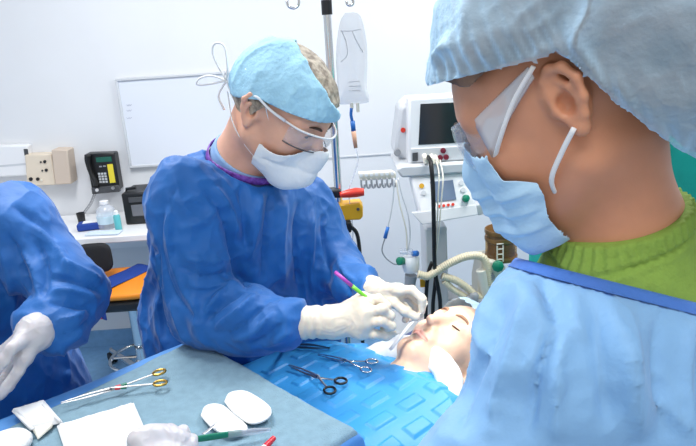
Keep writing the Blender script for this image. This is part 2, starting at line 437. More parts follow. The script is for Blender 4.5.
# ------------------------------------------------------------------ people: shared anatomy
def head_frame(az, pitch, roll=0):
    """rows: right, forward, up"""
    a, p = math.radians(az), math.radians(pitch)
    f = np.array([math.cos(p)*math.cos(a), math.cos(p)*math.sin(a), -math.sin(p)]); r = np.array([math.sin(a), -math.cos(a), 0.0]); u = np.cross(r, f)
    c, s = math.cos(math.radians(roll)), math.sin(math.radians(roll))
    return np.stack([c*r+s*u, f, c*u-s*r])
class Head:
    def __init__(s, o, R, sc=1.0, wide=1.0, closed=False, jaw=1.0, nose=1.0, es=1.0, eo=0.0): s.es = es; s.eo = eo; s.o = np.asarray(o, float); s.R = R; s.sc = sc; s.wide = wide; s.closed = closed; s.jaw = jaw; s.nose = nose
    def w(s, *q): return s.o+s.sc*(np.asarray(q, float)@s.R)
    def ws(s, pts): return [s.w(*q) for q in pts]
    def l(s, v): return (np.asarray(v)-s.o)@s.R.T/s.sc
    def q(s, p):
        g = p.loc(s.o, s.R); k = 1/s.sc; return G(g.x*k, g.y*k, g.z*k)
    def cran(s, q): return smin(ell(q, (0, -.012, .03), (.077*s.wide, .099, .089)), ell(q, (0, .02, .02), (.07*s.wide, .075, .08)), .03)
    def base(s, q):
        """skull and face without the small features"""
        f = s.cran(q); ax = np.abs(q.x); m = G(ax, q.y, q.z); j = s.jaw
        f = smin(f, ell(q, (0, .028, -.042), (.060*s.wide, .066, .074)), .03)
        f = smin(f, cap(m, (.055*j, -.008, -.060), (.016*j, .070, -.104), .017, .016), .035)
        f = smin(f, sph(q, (0, .076, -.104), .017*j), .025)
        f = smin(f, sph(m, (.042, .054, -.030), .026), .02)
        f = smin(f, cap(m, (.050, .066, .020), (.0, .086, .024), .012, .013), .02)
        return f
    def ear(s, q, side):
        a = .40                                          # the ear stands off backwards
        k = s.es
        def ep(fw, up, lat=0): return (side*(.074*s.wide+.006+k*(lat-a*fw)), k*fw-.012+s.eo, k*up-.004)
        E = [(.009, -.004, .0), (.012, .012, .002), (.008, .026, .003), (-.003, .033, .003), (-.016, .029, .003), (-.024, .014, .002), (-.021, -.004, .0), (-.013, -.019, -.001), (-.004, -.029, -.002)]
        f = chain(q, [ep(*e) for e in E], [k*r for r in (.0042, .0044, .0046, .005, .005, .0046, .0042, .0045, .007)], .004)
        n = unit((side, -a*0-.4, 0)); t = unit((-n[1]*side, n[0]*side, 0)); B = np.stack([n, t, (0, 0, 1.0)])
        pl = ell(q, ep(-.006, .002, -.006), (.006*k, .019*k, .031*k), B)
        f = smin(f, pl, .006)
        f = smin(f, ell(q, ep(.002, 0, -.016), (.014, .016*k, .024*k), B), .012)
        f = smin(f, chain(q, [ep(-.004, .022, .000), (ep(-.013, .010, .001)), ep(-.013, -.006, .000), ep(-.007, -.018, -.001)], .0036*k, .004), .005)
        f = smax(f, -ell(q, ep(-.002, -.003, .003), (.010*k, .0085*k, .0105*k), B), .005)
        f = smin(f, sph(q, ep(.010, -.006, .0), .0055*k), .005)
        f = smin(f, ell(q, ep(-.003, -.028, -.002), (.0055*k, .008*k, .010*k), B), .006)
        return f
    def full(s, q, ears=(-1, 1)):
        f = s.base(q); ax = np.abs(q.x); m = G(ax, q.y, q.z); nz = s.nose
        f = smax(f, -sph(m, (.034, .104, .003), .017), .016)
        f = smin(f, sph(m, (.032, .0745, .003), .0175), .008)          # lids over the eyeball
        if not s.closed: f = smax(f, -ell(m, (.032, .0965, .002), (.0125, .010, .0055)), .004)
        f = smin(f, cap(q, (0, .090, .012), (0, .090+.026*nz, -.036), .0085, .0115), .014)
        f = smin(f, cap(m, (.010, .094, -.042), (.013, .088, -.043), .0085), .008)
        f = smax(f, -ell(m, (.0065, .096+.010*nz, -.0535), (.0035, .006, .005)), .003)
        f = smin(f, ell(q, (0, .086, -.062), (.028, .012, .016)), .012)
        f = smin(f, cap(m, (0, .098, -.0665), (.019, .0885, -.0705), .0052, .003), .005)
        f = smin(f, cap(m, (0, .0965, -.0775), (.017, .088, -.0745), .0062, .003), .006)
        f = smax(f, -cap(m, (0, .106, -.0718), (.023, .0905, -.0725), .0022, .0018), .003)
        for e in ears: f = smin(f, s.ear(q, e), .006)
        return f
def make_body(root, H, m, neck0, neck1, nr, torso, arms, legs, h=.0027, name='body', skirt=True):
    """one continuous skin: head, neck, trunk, arms and legs"""
    lo = np.min([H.o-.15]+[np.min([np.asarray(c[0])-c[2] for c in torso+arms+legs], 0)], 0)-.02
    hi = np.max([H.o+.15]+[np.max([np.asarray(c[0])+c[2] for c in torso+arms+legs], 0)], 0)+.02
    for c in torso+arms+legs:
        lo = np.minimum(lo, np.asarray(c[1])-c[3]-.02); hi = np.maximum(hi, np.asarray(c[1])+c[3]+.02)
    A = [axis(lo[i], hi[i], .016, (H.o[i]-.135*H.sc, H.o[i]+.135*H.sc, h)) for i in range(3)]
    def fn(p):
        f = H.full(H.q(p))*H.sc
        f = smin(f, cap(p, neck0, neck1, nr, nr*1.12), .03)
        for a, b, r1, r2 in torso: f = smin(f, cap(p, a, b, r1, r2), .06)
        for a, b, r1, r2 in arms+legs: f = smin(f, cap(p, a, b, r1, r2), .02)
        return f
    v, f = iso(fn, *A)
    return part(name, v, f, m, root)
def shell(root, name, H, m, off, keep, h=.004, solid=.0012, disp=None, extra=None, base=None):
    """cloth lying on the head: the skin pushed out by off and trimmed to where keep(local) > 0"""
    b = base or H.base
    A = box_axes(H.o-.19*H.sc, H.o+.19*H.sc, h)
    def fn(p):
        q = H.q(p); f = b(q)-off
        if extra is not None: f = extra(q, f)
        return f*H.sc
    v, f = iso(fn, *A)
    v, f = clip(v, f, lambda x: keep(H.l(x)))
    if disp is not None: v = v+normals(v, f)*disp(H.l(v))[:, None]
    return part(name, v, f, m, root, solid)
def eyes(root, H, look=(0, 1, -.3), sides=(-1, 1)):
    for s in sides:
        c = np.array((s*.032, .0765, .003)); d = unit(look)
        e = MB().ball(H.w(*c), .0135*H.sc, 10).obj('eyeball', M['eye'], root, angle=180)
        MB().lathe([(.0001, .0128), (.0064, .0128), (.0068, .0118), (.005, .009)], H.w(*c), d@H.R, 16).obj('iris', M['iris'], e)
def brows(root, H, m, sides=(-1, 1), y=.0925):
    for s in sides:
        pts = [H.w(s*x, yy, zz) for x, yy, zz in ((.012, .1000, .020), (.024, .0990, .0255), (.038, .0915, .0265), (.052, .078, .020))]
        MB().tube(pts, [.0028, .0042, .0036, .0012], 8, sm=4, flat=.55).obj('eyebrow', m, root, angle=180)
def lashes(root, H, sides=(-1, 1)):
    for s in sides:
        pts = [H.w(s*x, yy, zz) for x, yy, zz in ((.019, .0865, .000), (.026, .0915, -.0035), (.033, .0925, -.0045), (.041, .0895, -.0035), (.047, .083, .0005))]
        MB().tube(pts, [.0008, .0016, .0018, .0018, .0008], 6, sm=4).obj('eyelashes', M['brow'], root, angle=180)
def fabric(v, f, ax, seed=0, amp=.006, along=3.0, across=14.0, mask=None):
    """long soft folds running along direction ax, plus a fine crumple"""
    x, y, d = frame_to(ax); n = normals(v, f)
    q = np.stack([v@x*across, v@y*across, v@d*along], 1)
    w = np.stack([vnoise(v*7, seed+k) for k in (5, 6, 7)], 1)*1.4
    g = (ridged(q+w, seed)-.35)*amp+(ridged(v*38+w, seed+1)-.35)*amp*.22
    if mask is not None: g = g*mask
    return v+n*g[:, None]
def hand(root, name, m, wrist, mcps, fingers, thumb, cuff=None, fr=.0088, h=.0018, pr=.0145, tr=.0098, wr=.027, parent_thing=None, cuffr=.031, roll=True):
    """a gloved hand: palm, four bent fingers, thumb and the rolled cuff, one surface"""
    pts = [wrist]+mcps+[q for fg in fingers for q in fg]+thumb+([cuff] if cuff is not None else [])
    lo = np.min(pts, 0)-.05; hi = np.max(pts, 0)+.05
    A = box_axes(lo, hi, h)
    def fn(p):
        f = None
        for i, k in enumerate(mcps):
            c = cap(p, wrist, k, wr*.62, pr); f = c if f is None else smin(f, c, .016)
        f = smin(f, chain(p, mcps, pr*.95, .006), .010)
        fg_ = None
        for i, fg in enumerate(fingers):
            r0 = fr*(.92 if i == 3 else 1.0)
            c = chain(p, [mcps[i]]+fg, [r0*1.22]+[r0*1.06]*(len(fg)-1)+[r0*.86], .004)
            fg_ = c if fg_ is None else smin(fg_, c, .0016)
        f = smin(f, fg_, .006)
        t = chain(p, thumb, [tr*1.5]+[tr]*(len(thumb)-2)+[tr*.86], .006); f = smin(f, t, .007)
        f = smin(f, sph(p, wrist, wr), .018)
        if cuff is not None:
            f = smin(f, cap(p, wrist, cuff, wr*.98, cuffr), .012)
            d = unit(np.asarray(cuff)-wrist); e = (p.x-cuff[0])*d[0]+(p.y-cuff[1])*d[1]+(p.z-cuff[2])*d[2]
            f = smax(f, e, .003)
        return f
    v, f = iso(fn, *A); n = normals(v, f)
    if cuff is not None:
        d = unit(np.asarray(cuff)-wrist); L = np.linalg.norm(np.asarray(cuff)-wrist); t = (v-wrist)@d
        wv = .0012*np.sin(t*300+6*vnoise(v*30, 3))*np.clip(t/.02, 0, 1)*np.clip((L-t)/.01, 0, 1)
        wv = wv+.0022*np.exp(-((L-.004-t)/.0028)**2)*(1 if roll else 0)
        side = np.abs(n@d) < .7
        v = v+n*(wv*side)[:, None]
    v = v+n*((ridged(v*np.array([75, 75, 75])+3*np.stack([vnoise(v*40, k) for k in (1, 2, 3)], 1), 9)-.4)*.0011)[:, None]
    return part(name, v, f, m, root)
def shoe(root, c, az):
    d = np.array([math.cos(az), math.sin(az), 0]); c = np.asarray(c, float)
    fn = lambda p: smax(smin(smin(cap(p, c+d*-.06+(0, 0, .045), c+d*.13+(0, 0, .035), .044, .042), sph(p, c+d*-.05+np.array((0, 0, .07)), .042), .03), 9, .03), -(p.z-.002), .006)
    v, f = iso(fn, *box_axes(c-(.24, .24, .02), c+np.array((.24, .24, .14)), .008)); return part('shoe', v, f, M['white'], root)
# ------------------------------------------------------------------ the surgeon
def surgeon():
    ear = P(253, 109, 1.235); R = head_frame(-27, 36, 2); sc = 1.0
    o = ear-sc*(np.array((.082, -.015, 0))@R)
    H = Head(o, R, sc, jaw=1.05, nose=1.1)
    rsh, lsh = P(187, 203, 1.27), P(296, 208, 1.50)
    relb, rwr = P(212, 316, 1.20), P(300, 322, 1.125)
    lelb, lwr = P(330, 268, 1.42), P(366, 291, 1.27)
    chest = P(238, 225, 1.42); belly = P(232, 330, 1.46); nb = P(240, 172, 1.375)
    hip = np.array((belly[0], belly[1], .92)); root = thing('person', (hip[0], hip[1]+.0, 0), 'person in dark blue gown and tied cap bending over patient with green scalpel', 'person')
    fl, fr = np.array((hip[0]+.03, hip[1]+.12, 0)), np.array((hip[0]-.04, hip[1]-.10, 0))
    legs = [(hip+(.02, .09, 0), fl+(0, 0, .09), .085, .045), (hip+(-.02, -.09, 0), fr+(0, 0, .09), .085, .045)]
    rp, lp = P(345, 318, 1.105), P(392, 291, 1.235)
    make_body(root, H, M['skin2'], H.w(0, -.03, -.06), nb, .056, [(nb, chest, .06, .12), (chest, hip, .125, .13), (rsh, lsh, .05, .05)],
              [(rsh, relb, .045, .04), (relb, rwr, .04, .026), (rwr, rp, .024, .018), (lsh, lelb, .045, .04), (lelb, lwr, .04, .024), (lwr, lp, .022, .014)], legs)
    for c in (fl, fr): shoe(root, c, math.radians(-15))
    v, f = iso(lambda p: smin(cap(p, hip+(.02, .09, -.1), fl+(0, 0, .12), .105, .075), cap(p, hip+(-.02, -.09, -.1), fr+(0, 0, .12), .105, .075), .02), *box_axes(hip+(-.25, -.3, -.92), hip+np.array((.25, .3, .1)), .016))
    part('trousers', v, f, M['trouser'], root)
    # gown
    nk = unit(H.w(0, -.02, -.05)-nb)
    def gn(p):
        f = cap(p, rsh, lsh, .082, .075)
        f = smin(f, cap(p, nb-(.03, 0, .06), chest, .10, .155), .07)
        f = smin(f, cap(p, P(195, 222, 1.42), P(183, 330, 1.46), .085, .085), .07)
        f = smin(f, cap(p, chest, belly, .15, .175), .08)
        f = smin(f, cap(p, P(298, 235, 1.46), P(300, 340, 1.47), .085, .10), .06)
        f = smin(f, cap(p, belly, np.array((belly[0], belly[1]+.02, .40)), .185, .235), .08)
        f = smin(f, cap(p, P(186, 200, 1.27), P(208, 312, 1.215), .076, .070), .035)
        f = smin(f, chain(p, [P(206, 308, 1.215), P(250, 321, 1.16), P(285, 322, 1.13)], [.066, .058, .044], .03), .02)
        f = smin(f, cap(p, lsh, lelb, .078, .066), .03)
        f = smin(f, cap(p, lelb, lwr, .062, .036), .02)
        f = smax(f, -cap(p, nb-nk*.02, nb+nk*.2, .079, .092), .008)
        return smax(f, -(p.z-.38), .01)
    A = [axis(-.62, .16, .0048), axis(1.02, 1.78, .0054), axis(.36, 1.62, .0048, (.36, .86, .02))]
    v, f = iso(gn, *A)
    v = fabric(v, f, (.15, 0, 1), 11, .017, 2.2, 11)
    C = [  # drawn folds: line, width px, height m
        ([(227, 221), (234, 250), (241, 277), (252, 286)], 4, -.012), ([(205, 190), (222, 215), (228, 235)], 3.5, -.006), ([(214, 186), (232, 214), (238, 240)], 4, .007),
        ([(166, 200), (160, 240), (172, 290), (198, 322)], 3, -.005), ([(173, 196), (168, 236), (182, 285), (202, 318)], 4, .006),
        ([(205, 322), (224, 303), (246, 289)], 3, -.007), ([(205, 312), (222, 294), (243, 281)], 4, .008), ([(214, 330), (238, 312), (258, 294)], 4, .008), ([(222, 336), (246, 322), (268, 302)], 3, -.006),
        ([(232, 340), (254, 332), (276, 312)], 4, .007), ([(250, 345), (268, 336), (284, 320)], 3, -.005), ([(262, 346), (278, 340), (292, 330)], 3, .005),
        ([(180, 255), (205, 262), (232, 258)], 4, .006), ([(176, 266), (204, 276), (236, 272)], 3, -.006), ([(186, 284), (212, 286), (238, 280)], 4, .006), ([(178, 230), (200, 222), (220, 205)], 5, .005),
        ([(176, 185), (170, 200), (173, 214)], 2.2, -.004), ([(180, 205), (190, 200), (204, 204)], 2, .003), ([(262, 190), (256, 225), (250, 262)], 5, .008), ([(272, 188), (267, 226), (262, 282)], 4, -.008),
        ([(285, 195), (281, 240), (283, 290)], 5, .008), ([(300, 200), (296, 240), (300, 295)], 4, -.008), ([(312, 205), (310, 250), (314, 296)], 4, .008), ([(240, 185), (244, 215), (246, 250)], 4, -.006),
        ([(322, 215), (325, 250), (330, 285)], 3, -.006), ([(336, 255), (343, 272), (356, 282)], 2.5, .005), ([(338, 268), (345, 284), (352, 296)], 2.5, -.005),
        ([(156, 240), (158, 290), (166, 340)], 3.5, -.008), ([(172, 300), (180, 325), (190, 345)], 4, .007)]
    v = creases(v, f, C)
    part('gown', v, f, M['gown'], root)
    # collar of the scrub top round the neck, the lanyard on it
    def cl(p):
        a, b = nb-nk*.07, nb+nk*.20
        f = smax(cap(p, a, b, .086, .060), -cap(p, a, b, .079, .053), .002)
        e = (p.x-nb[0])*nk[0]+(p.y-nb[1])*nk[1]+(p.z-nb[2])*nk[2]
        f = smax(f, e-.055, .003); return smax(f, -e-.06, .003)
    v, f = iso(cl, *box_axes(nb-.12, nb+.14, .0026)); part('scrub_collar', v, f, M['scrubb'], root)
    x, y, d = frame_to(nk); lp_ = []
    for k in range(40):
        a = 2*math.pi*k/40; w = .0805; q = nb+w*(math.cos(a)*x+math.sin(a)*y)+nk*(.026+.030*max(0.0, float((math.cos(a)*x+math.sin(a)*y)@np.array((.6, -.8, 0))))); lp_.append(q)
    MB().tube(lp_, .010, 8, closed=True, flat=.2, side=nk).obj('lanyard', M['lanyard'], root, angle=180)
    # hair, cap, mask, glasses
    hr = lambda q: np.minimum(q[:, 2]*.9+.25*q[:, 1]+.02-.55*np.clip(q[:, 1], 0, 1), 1)
    shell(root, 'hair', H, M['hairg'], .006, lambda q: np.maximum(q[:, 2]-1.7*q[:, 1]-.012, q[:, 2]-.066), h=.005, base=H.cran,
          disp=lambda q: .004*ridged(q*np.array([60, 22, 60]), 4))
    def capkeep(q): return np.minimum(q[:, 2]-.032-.26*q[:, 1]*np.where(q[:, 1] > 0, .5, 1.2)+.030*np.clip(-q[:, 1]/.1, 0, 1), .0925-(q@unit((-.40, .36, .84))))
    shell(root, 'surgical_cap', H, M['cap'], .011, capkeep, h=.004, base=H.cran,
          disp=lambda q: .0055*(ridged(q*np.array([26, 26, 12])+2*vnoise(q*14, 8)[:, None], 2)-.3)+.0012*ridged(q*110, 5))
    tie = H.w(.03, -.118, -.012)
    for pts in ([(-0, 0, 0), (-.03, .0, .012), (-.055, .0, .008), (-.06, 0, -.004), (-.03, 0, -.004), (0, 0, 0)], [(0, 0, 0), (-.02, 0, .05), (-.016, 0, .075), (.004, 0, .07), (.006, 0, .03), (0, 0, 0)],
                [(0, 0, 0), (-.02, 0, -.03), (-.012, .0, -.06)], [(0, 0, 0), (.01, -.01, -.03), (.02, -.02, -.05)]):
        MB().tube([tie+np.array(q)*.95 for q in pts], .0068, 8, sm=6, flat=.3).obj('cap_tie', M['paper'], root, angle=180)
    mk = lambda q: np.minimum(np.minimum(q[:, 1]-.022-.0*q[:, 2]-.18*(np.abs(q[:, 0])-.05), -.012-q[:, 2]-.62*np.clip(np.abs(q[:, 0])-.012, 0, 1)+.0), q[:, 2]+.128)
    def mx(q, f):
        g = smin(f, cap(q, (0, .116, -.028), (0, .108, -.085), .020, .024), .03)
        return smin(g, cap(G(np.abs(q.x), q.y, q.z), (.045, .05, -.055), (.02, .08, -.10), .018), .03)
    mo = shell(root, 'face_mask', H, M['maskw'], .006, mk, h=.0034, extra=mx, disp=lambda q: .003*(np.abs(q[:, 0]) < .07)*(np.exp(-((q[:, 2]+.062+.15*np.abs(q[:, 0]))/.005)**2)*-1+ridged(q*np.array([25, 25, 40]), 6)*.6))
    for s in (-1, 1):
        MB().tube(H.ws([(s*.060, .040, -.030), (s*.076, .012, .008), (s*.086, -.008, .036), (s*.07, -.07, .05)]), .0042, 8, sm=5, flat=.3).obj('mask_tie', M['maskw'], mo, angle=180)
        MB().tube(H.ws([(s*.054, .030, -.095), (s*.068, -.01, -.075), (s*.066, -.05, -.055), (s*.03, -.105, -.03)]), .0042, 8, sm=5, flat=.3).obj('mask_tie', M['maskw'], mo, angle=180)
    g = MB()
    top = [(-.074, .050, .018), (-.064, .084, .018), (-.034, .112, .018), (0, .122, .016), (.034, .112, .018), (.064, .084, .018), (.074, .050, .018)]
    g.tube(H.ws(top), .0021, 8, sm=5); fo = None
    for s in (-1, 1):
        g.tube(H.ws([(s*.074, .050, .018), (s*.090, .02, .024), (s*.094, -.012, .030), (s*.084, -.030, .018)]), [.003, .0026, .0025, .0025], 8, sm=5)
    gl = g.obj('safety_glasses', M['white'], root, angle=180)
    rows = []
    for z_, k in ((.017, 1), (.004, 1.02), (-.010, 1.0), (-.020, .96)):
        rows.append([H.w(math.sin(a)*.073*k, .045+math.cos(a)*.075*k, z_+(-.0 if abs(a) > .25 else .0)) for a in np.linspace(-1.35, 1.35, 25)])
    MB().grid(rows).obj('lens', M['lens'], gl, solid=.0015, angle=180)
    rim = [rows[-1][i] for i in range(25)]; MB().tube(rim, .0012, 6).obj('lens_rim', M['dgrey'], gl, angle=180)
    eyes(root, H, (.05, .8, -.6)); brows(root, H, M['brow'])
    for s in (-1, 1):
        MB().tube(H.ws([(s*x, y_, z_) for x, y_, z_ in ((.019, .0885, .003), (.026, .0935, .0075), (.034, .0945, .008), (.044, .088, .003))]), .0016, 6, sm=4).obj('eyelashes', M['brow'], root, angle=180)
    # right glove on the scalpel
    D = 1.105
    hand(root, 'glove', M['glove'], P(334, 322, 1.115), [P(362, 303, 1.10), P(366, 313, 1.085), P(365, 323, 1.08), P(361, 332, 1.085)],
         [[P(378, 299, 1.10), P(386, 306, 1.098), P(387, 312, 1.095)], [P(382, 309, 1.075), P(390, 316, 1.08), P(384, 319, 1.09)], [P(381, 321, 1.07), P(391, 326, 1.075), P(384, 329, 1.085)], [P(374, 334, 1.075), P(386, 336, 1.08), P(393, 333, 1.085)]],
         [P(348, 308, 1.12), P(362, 297, 1.125), P(376, 301, 1.125), P(386, 307, 1.118)], cuff=P(297, 322, 1.125), fr=.0086, pr=.0135, wr=.0285, cuffr=.0330)
    # left glove reaching to the patient's face
    hand(root, 'glove', M['glove'], P(371, 290, 1.26), [P(398, 290, 1.225), P(397, 294, 1.24), P(394, 298, 1.255), P(390, 302, 1.265)],
         [[P(412, 290, 1.215), P(422, 299, 1.205), P(422, 310, 1.202)], [P(410, 293, 1.235), P(423, 303, 1.225), P(420, 316, 1.215)], [P(407, 297, 1.25), P(417, 307, 1.24), P(412, 320, 1.23)], [P(400, 301, 1.265), P(409, 311, 1.255), P(405, 320, 1.245)]],
         [P(382, 297, 1.24), P(394, 303, 1.215), P(405, 311, 1.202), P(416, 317, 1.195)], cuff=lwr+unit(lelb-lwr)*.045, fr=.0082, pr=.0125, wr=.026, cuffr=.030)
    return H
SURG = surgeon()
# ------------------------------------------------------------------ the nurse in front, seen from behind her left shoulder
def iline(a, b):
    """plane through the eye and two picture points, positive below the line"""
    n = unit(np.cross(P(*a, 1)-CAM, P(*b, 1)-CAM)); s = 1 if n[2] < 0 else -1
    return lambda x, y, z: s*((x-CAM[0])*n[0]+(y-CAM[1])*n[1]+(z-CAM[2])*n[2])
def nurse():
    ear = P(562, 97, .60); R = head_frame(147, 29, 0); sc = 1.08
    o = ear-sc*(np.array((-.084, -.024, 0))@R)
    H = Head(o, R, sc, jaw=.92, nose=.9, es=.90, eo=-.010)
    nb = P(624, 248, .69)
    fw = np.array((-.707, .707, 0)); lf = np.array((-.707, -.707, 0))
    lsh = nb+lf*.125+(0, 0, -.085)+fw*.0; rsh = nb-lf*.16+(0, 0, -.135)+fw*.03
    hip = np.array((nb[0]+.10, nb[1]-.08, .95))
    lelb = P(402, 570, .55); lwr = P(154, 490, .70); lp = P(158, 460, .735)
    relb = rsh+fw*.05-lf*.03+(0, 0, -.25); rwr = relb+fw*.06+lf*.20+(0, 0, .02); rp = rwr+fw*.07
    root = thing('person', (hip[0], hip[1], 0), 'person in sheer blue bouffant cap, goggles and light blue gown over green scrubs', 'person')
    fl, fr = np.array((hip[0], hip[1]-.06, 0))+lf*.08, np.array((hip[0], hip[1], 0))-lf*.12
    legs = [(hip+lf*.08, fl+(0, 0, .09), .085, .045), (hip-lf*.09, fr+(0, 0, .09), .085, .045)]
    chest = nb+(.02, -.015, -.2)
    make_body(root, H, M['skin'], H.w(0, -.028, -.05), nb, .050, [(nb, chest, .06, .11), (chest, hip, .11, .12), (lsh, rsh, .045, .045)],
              [(lsh, lelb, .042, .036), (lelb, lwr, .036, .024), (lwr, lp, .023, .018), (rsh, relb, .042, .036), (relb, rwr, .036, .024), (rwr, rp, .022, .016)], legs, h=.0022)
    for c in (fl, fr): shoe(root, c, math.radians(135))
    v, f = iso(lambda p: smin(cap(p, hip+lf*.08-(0, 0, .1), fl+(0, 0, .12), .10, .072), cap(p, hip-lf*.09-(0, 0, .1), fr+(0, 0, .12), .10, .072), .02), *box_axes(hip+(-.28, -.3, -.92), hip+np.array((.28, .3, .1)), .016))
    part('trousers', v, f, M['scrub'], root)
    nk = unit(H.w(0, -.028, -.05)-nb)
    cut = iline((513, 257), (696, 303))
    def trunk(p, g):
        f = cap(p, lsh, rsh, .078+g, .066+g)
        f = smin(f, cap(p, nb-nk*.03, nb+nk*.11, .072, .069), .07)
        f = smin(f, cap(p, nb-(0, 0, .09), chest, .095+g, .135+g), .07)
        f = smin(f, cap(p, chest, hip, .135+g, .15+g), .08)
        return f
    # green scrub top
    e_ = lambda p: (p.x-nb[0])*nk[0]+(p.y-nb[1])*nk[1]+(p.z-nb[2])*nk[2]
    tilt = unit(nk+fw*.12+(0, 0, .15))
    r_ = lambda p: (p.x-nb[0])*tilt[0]+(p.y-nb[1])*tilt[1]+(p.z-nb[2])*tilt[2]-.048
    v, f = iso(lambda p: smax(smax(trunk(p, -.004), r_(p), .003), -(p.z-.85), .01), *box_axes(np.minimum(lsh, rsh)-.16, np.maximum(lsh, rsh)+np.array((.16, .16, .18)), .0032))
    n = normals(v, f); d = -((v-nb)@tilt-.048); x, y, _ = frame_to(tilt); ang = np.arctan2((v-nb)@y, (v-nb)@x)
    band = (d > .001) & (d < .021)
    v = v+n*(np.where(band, .0022+.0020*np.sin(ang*46), 0)-.0022*np.exp(-((d-.023)/.002)**2)+.0014*np.exp(-((d-.029)/.0025)**2))[:, None]
    v = v+n*((ridged(v*np.array([30, 30, 30]), 3)-.4)*.003*(d > .03))[:, None]
    part('scrub_top', v, f, M['scrub'], root)
    # gown
    def gn(p):
        f = trunk(p, .008)
        f = smin(f, cap(p, hip+(0, 0, .1), np.array((hip[0], hip[1], .42)), .165, .21), .08)
        f = smin(f, cap(p, lsh+(0, 0, -.01), lelb, .074, .066), .04)
        f = smin(f, cap(p, lelb, lwr, .060, .034), .02)
        f = smin(f, cap(p, rsh, relb, .072, .062), .04)
        f = smin(f, cap(p, relb, rwr, .056, .034), .02)
        f = smin(f, cap(p, lsh+fw*.02, nb+fw*.05+(0, 0, -.05), .072, .07), .05)
        f = smax(f, -cut(p.x, p.y, p.z), .002)
        return smax(f, -(p.z-.40), .01)
    A = [axis(-.36, .72, .0055), axis(.22, 1.30, .0055), axis(.38, 1.60, .0055, (.38, 1.0, .02))]
    v, f = iso(gn, *A)
    v = fabric(v, f, (-.3, 0, 1), 21, .013, 2.5, 10, mask=np.clip(cut(v[:, 0], v[:, 1], v[:, 2])/.03, 0, 1))
    C = [([(541, 275), (549, 300), (556, 325)], 5, -.008), ([(556, 325), (545, 355), (533, 395), (528, 440)], 7, -.007), ([(528, 290), (520, 330), (500, 390), (490, 440)], 9, .006),
         ([(565, 330), (558, 370), (556, 440)], 8, .007), ([(600, 300), (598, 350), (612, 430)], 9, -.006), ([(625, 305), (632, 360), (640, 440)], 10, .006), ([(660, 310), (660, 370), (668, 440)], 10, -.006),
         ([(690, 320), (684, 380), (690, 440)], 8, .006), ([(575, 290), (577, 320), (590, 345)], 6, .004), ([(505, 300), (488, 345), (465, 400), (455, 440)], 8, -.006)]
    v = creases(v, f, C)
    cv = lambda x: np.where(x[:, 2] > 1.1, cut(x[:, 0], x[:, 1], x[:, 2])-.011, .1)
    va, fa = clip(v, f, cv); part('gown', va, fa, M['gown2'], root)
    vb, fb = clip(v, f, lambda x: -cv(x)+.0004); nrm = normals(vb, fb); part('neck_binding', vb+nrm*.0005, fb, M['bind'], root, angle=60)
    # hair, bouffant cap
    def bun(q):
        f = smin(H.cran(q), ell(q, (0, -.105, -.015), (.078, .085, .090)), .05)
        return smin(f, ell(q, (0, -.02, .055), (.083, .115, .085)), .03)
    def rim(q):
        y = q[:, 1]; zr = np.where(y > -.042, .036+.30*np.clip(y+.03, 0, 1), np.maximum(.036+2.8*(y+.042), -.108)); return zr
    shell(root, 'hair', H, M['hair'], .004, lambda q: q[:, 2]-rim(q)-.003+.012*np.exp(-((q[:, 1]-.045)/.02)**2), h=.0042, base=bun, disp=lambda q: .0028*ridged(q*np.array([40, 14, 40])+vnoise(q*20, 3)[:, None], 4))
    def cdisp(q):
        d = np.clip(q[:, 2]-rim(q), 0, .2); a = np.arctan2(q[:, 1]+.03, q[:, 0])
        w = vnoise(q*16, 12)*1.5
        return .0055*(np.sin(a*46+w*2)*.5+.5)*np.exp(-d/.03)*np.clip(d/.006, 0, 1)+.018*(ridged(np.stack([q[:, 0]*11+w, q[:, 1]*15+q[:, 2]*14, q[:, 2]*9-q[:, 1]*9], 1), 13)-.3)*np.clip(d/.03, 0, 1)+.002*ridged(q*60, 14)+.003*np.exp(-(d/.004)**2)
    shell(root, 'bouffant_cap', H, M['bouf'], .010, lambda q: q[:, 2]-rim(q), h=.0034, base=bun, disp=cdisp, solid=0)
    # face mask
    YB_ = lambda z: np.interp(z, [-.125, -.092, -.070, -.058, -.048, -.043, -.03, -.008], [.046, .044, .034, .034, .050, .060, .065, .062])
    def mk(q):
        ax = np.abs(q[:, 0]); y, z = q[:, 1], q[:, 2]
        a = .008-.34*ax-z; b = y-YB_(z); return np.minimum(np.minimum(a, b), z+.124)
    def mx(q, f): 
        g = smin(f, cap(q, (0, .110, -.030), (0, .100, -.085), .020, .022), .03); m = G(np.abs(q.x), q.y, q.z)
        return smin(g, cap(m, (.045, .052, -.06), (.030, .07, -.105), .020), .03)
    def md(q):
        z = q[:, 2]+.18*np.abs(q[:, 0]); r = 0
        for z0 in (-.052, -.072, -.092): r = r+.0030*np.clip(1-np.abs(z-z0-.004)/.008, 0, 1)*(z < z0+.004+.008)-.002*np.exp(-((z-z0)/.0025)**2)
        e = q[:, 1]-YB_(q[:, 2])
        a = q[:, 2]*260; return r*np.clip(e/.02, 0, 1)+.0025*(ridged(q*np.array([30, 30, 24]), 8)-.3)+.0012*np.sin(a)*np.exp(-(e/.012)**2)
    mo = shell(root, 'face_mask', H, M['maskb'], .006, mk, h=.0019, extra=mx, disp=md)
    for s in (-1, 1):
        MB().tube(H.ws([(s*.058, .070, -.026), (s*.079, .045, -.008), (s*.088, .014, .016), (s*.094, -.018, .034)]), .0026, 8, sm=5, flat=.6).obj('ear_loop', M['paper'], mo, angle=180)
        MB().tube(H.ws([(s*.058, .030, -.078), (s*.075, .020, -.060), (s*.083, -.002, -.042), (s*.088, -.022, -.028)]), .0026, 8, sm=5, flat=.6).obj('ear_loop', M['paper'], mo, angle=180)
    # goggles
    g = MB(); rows = []
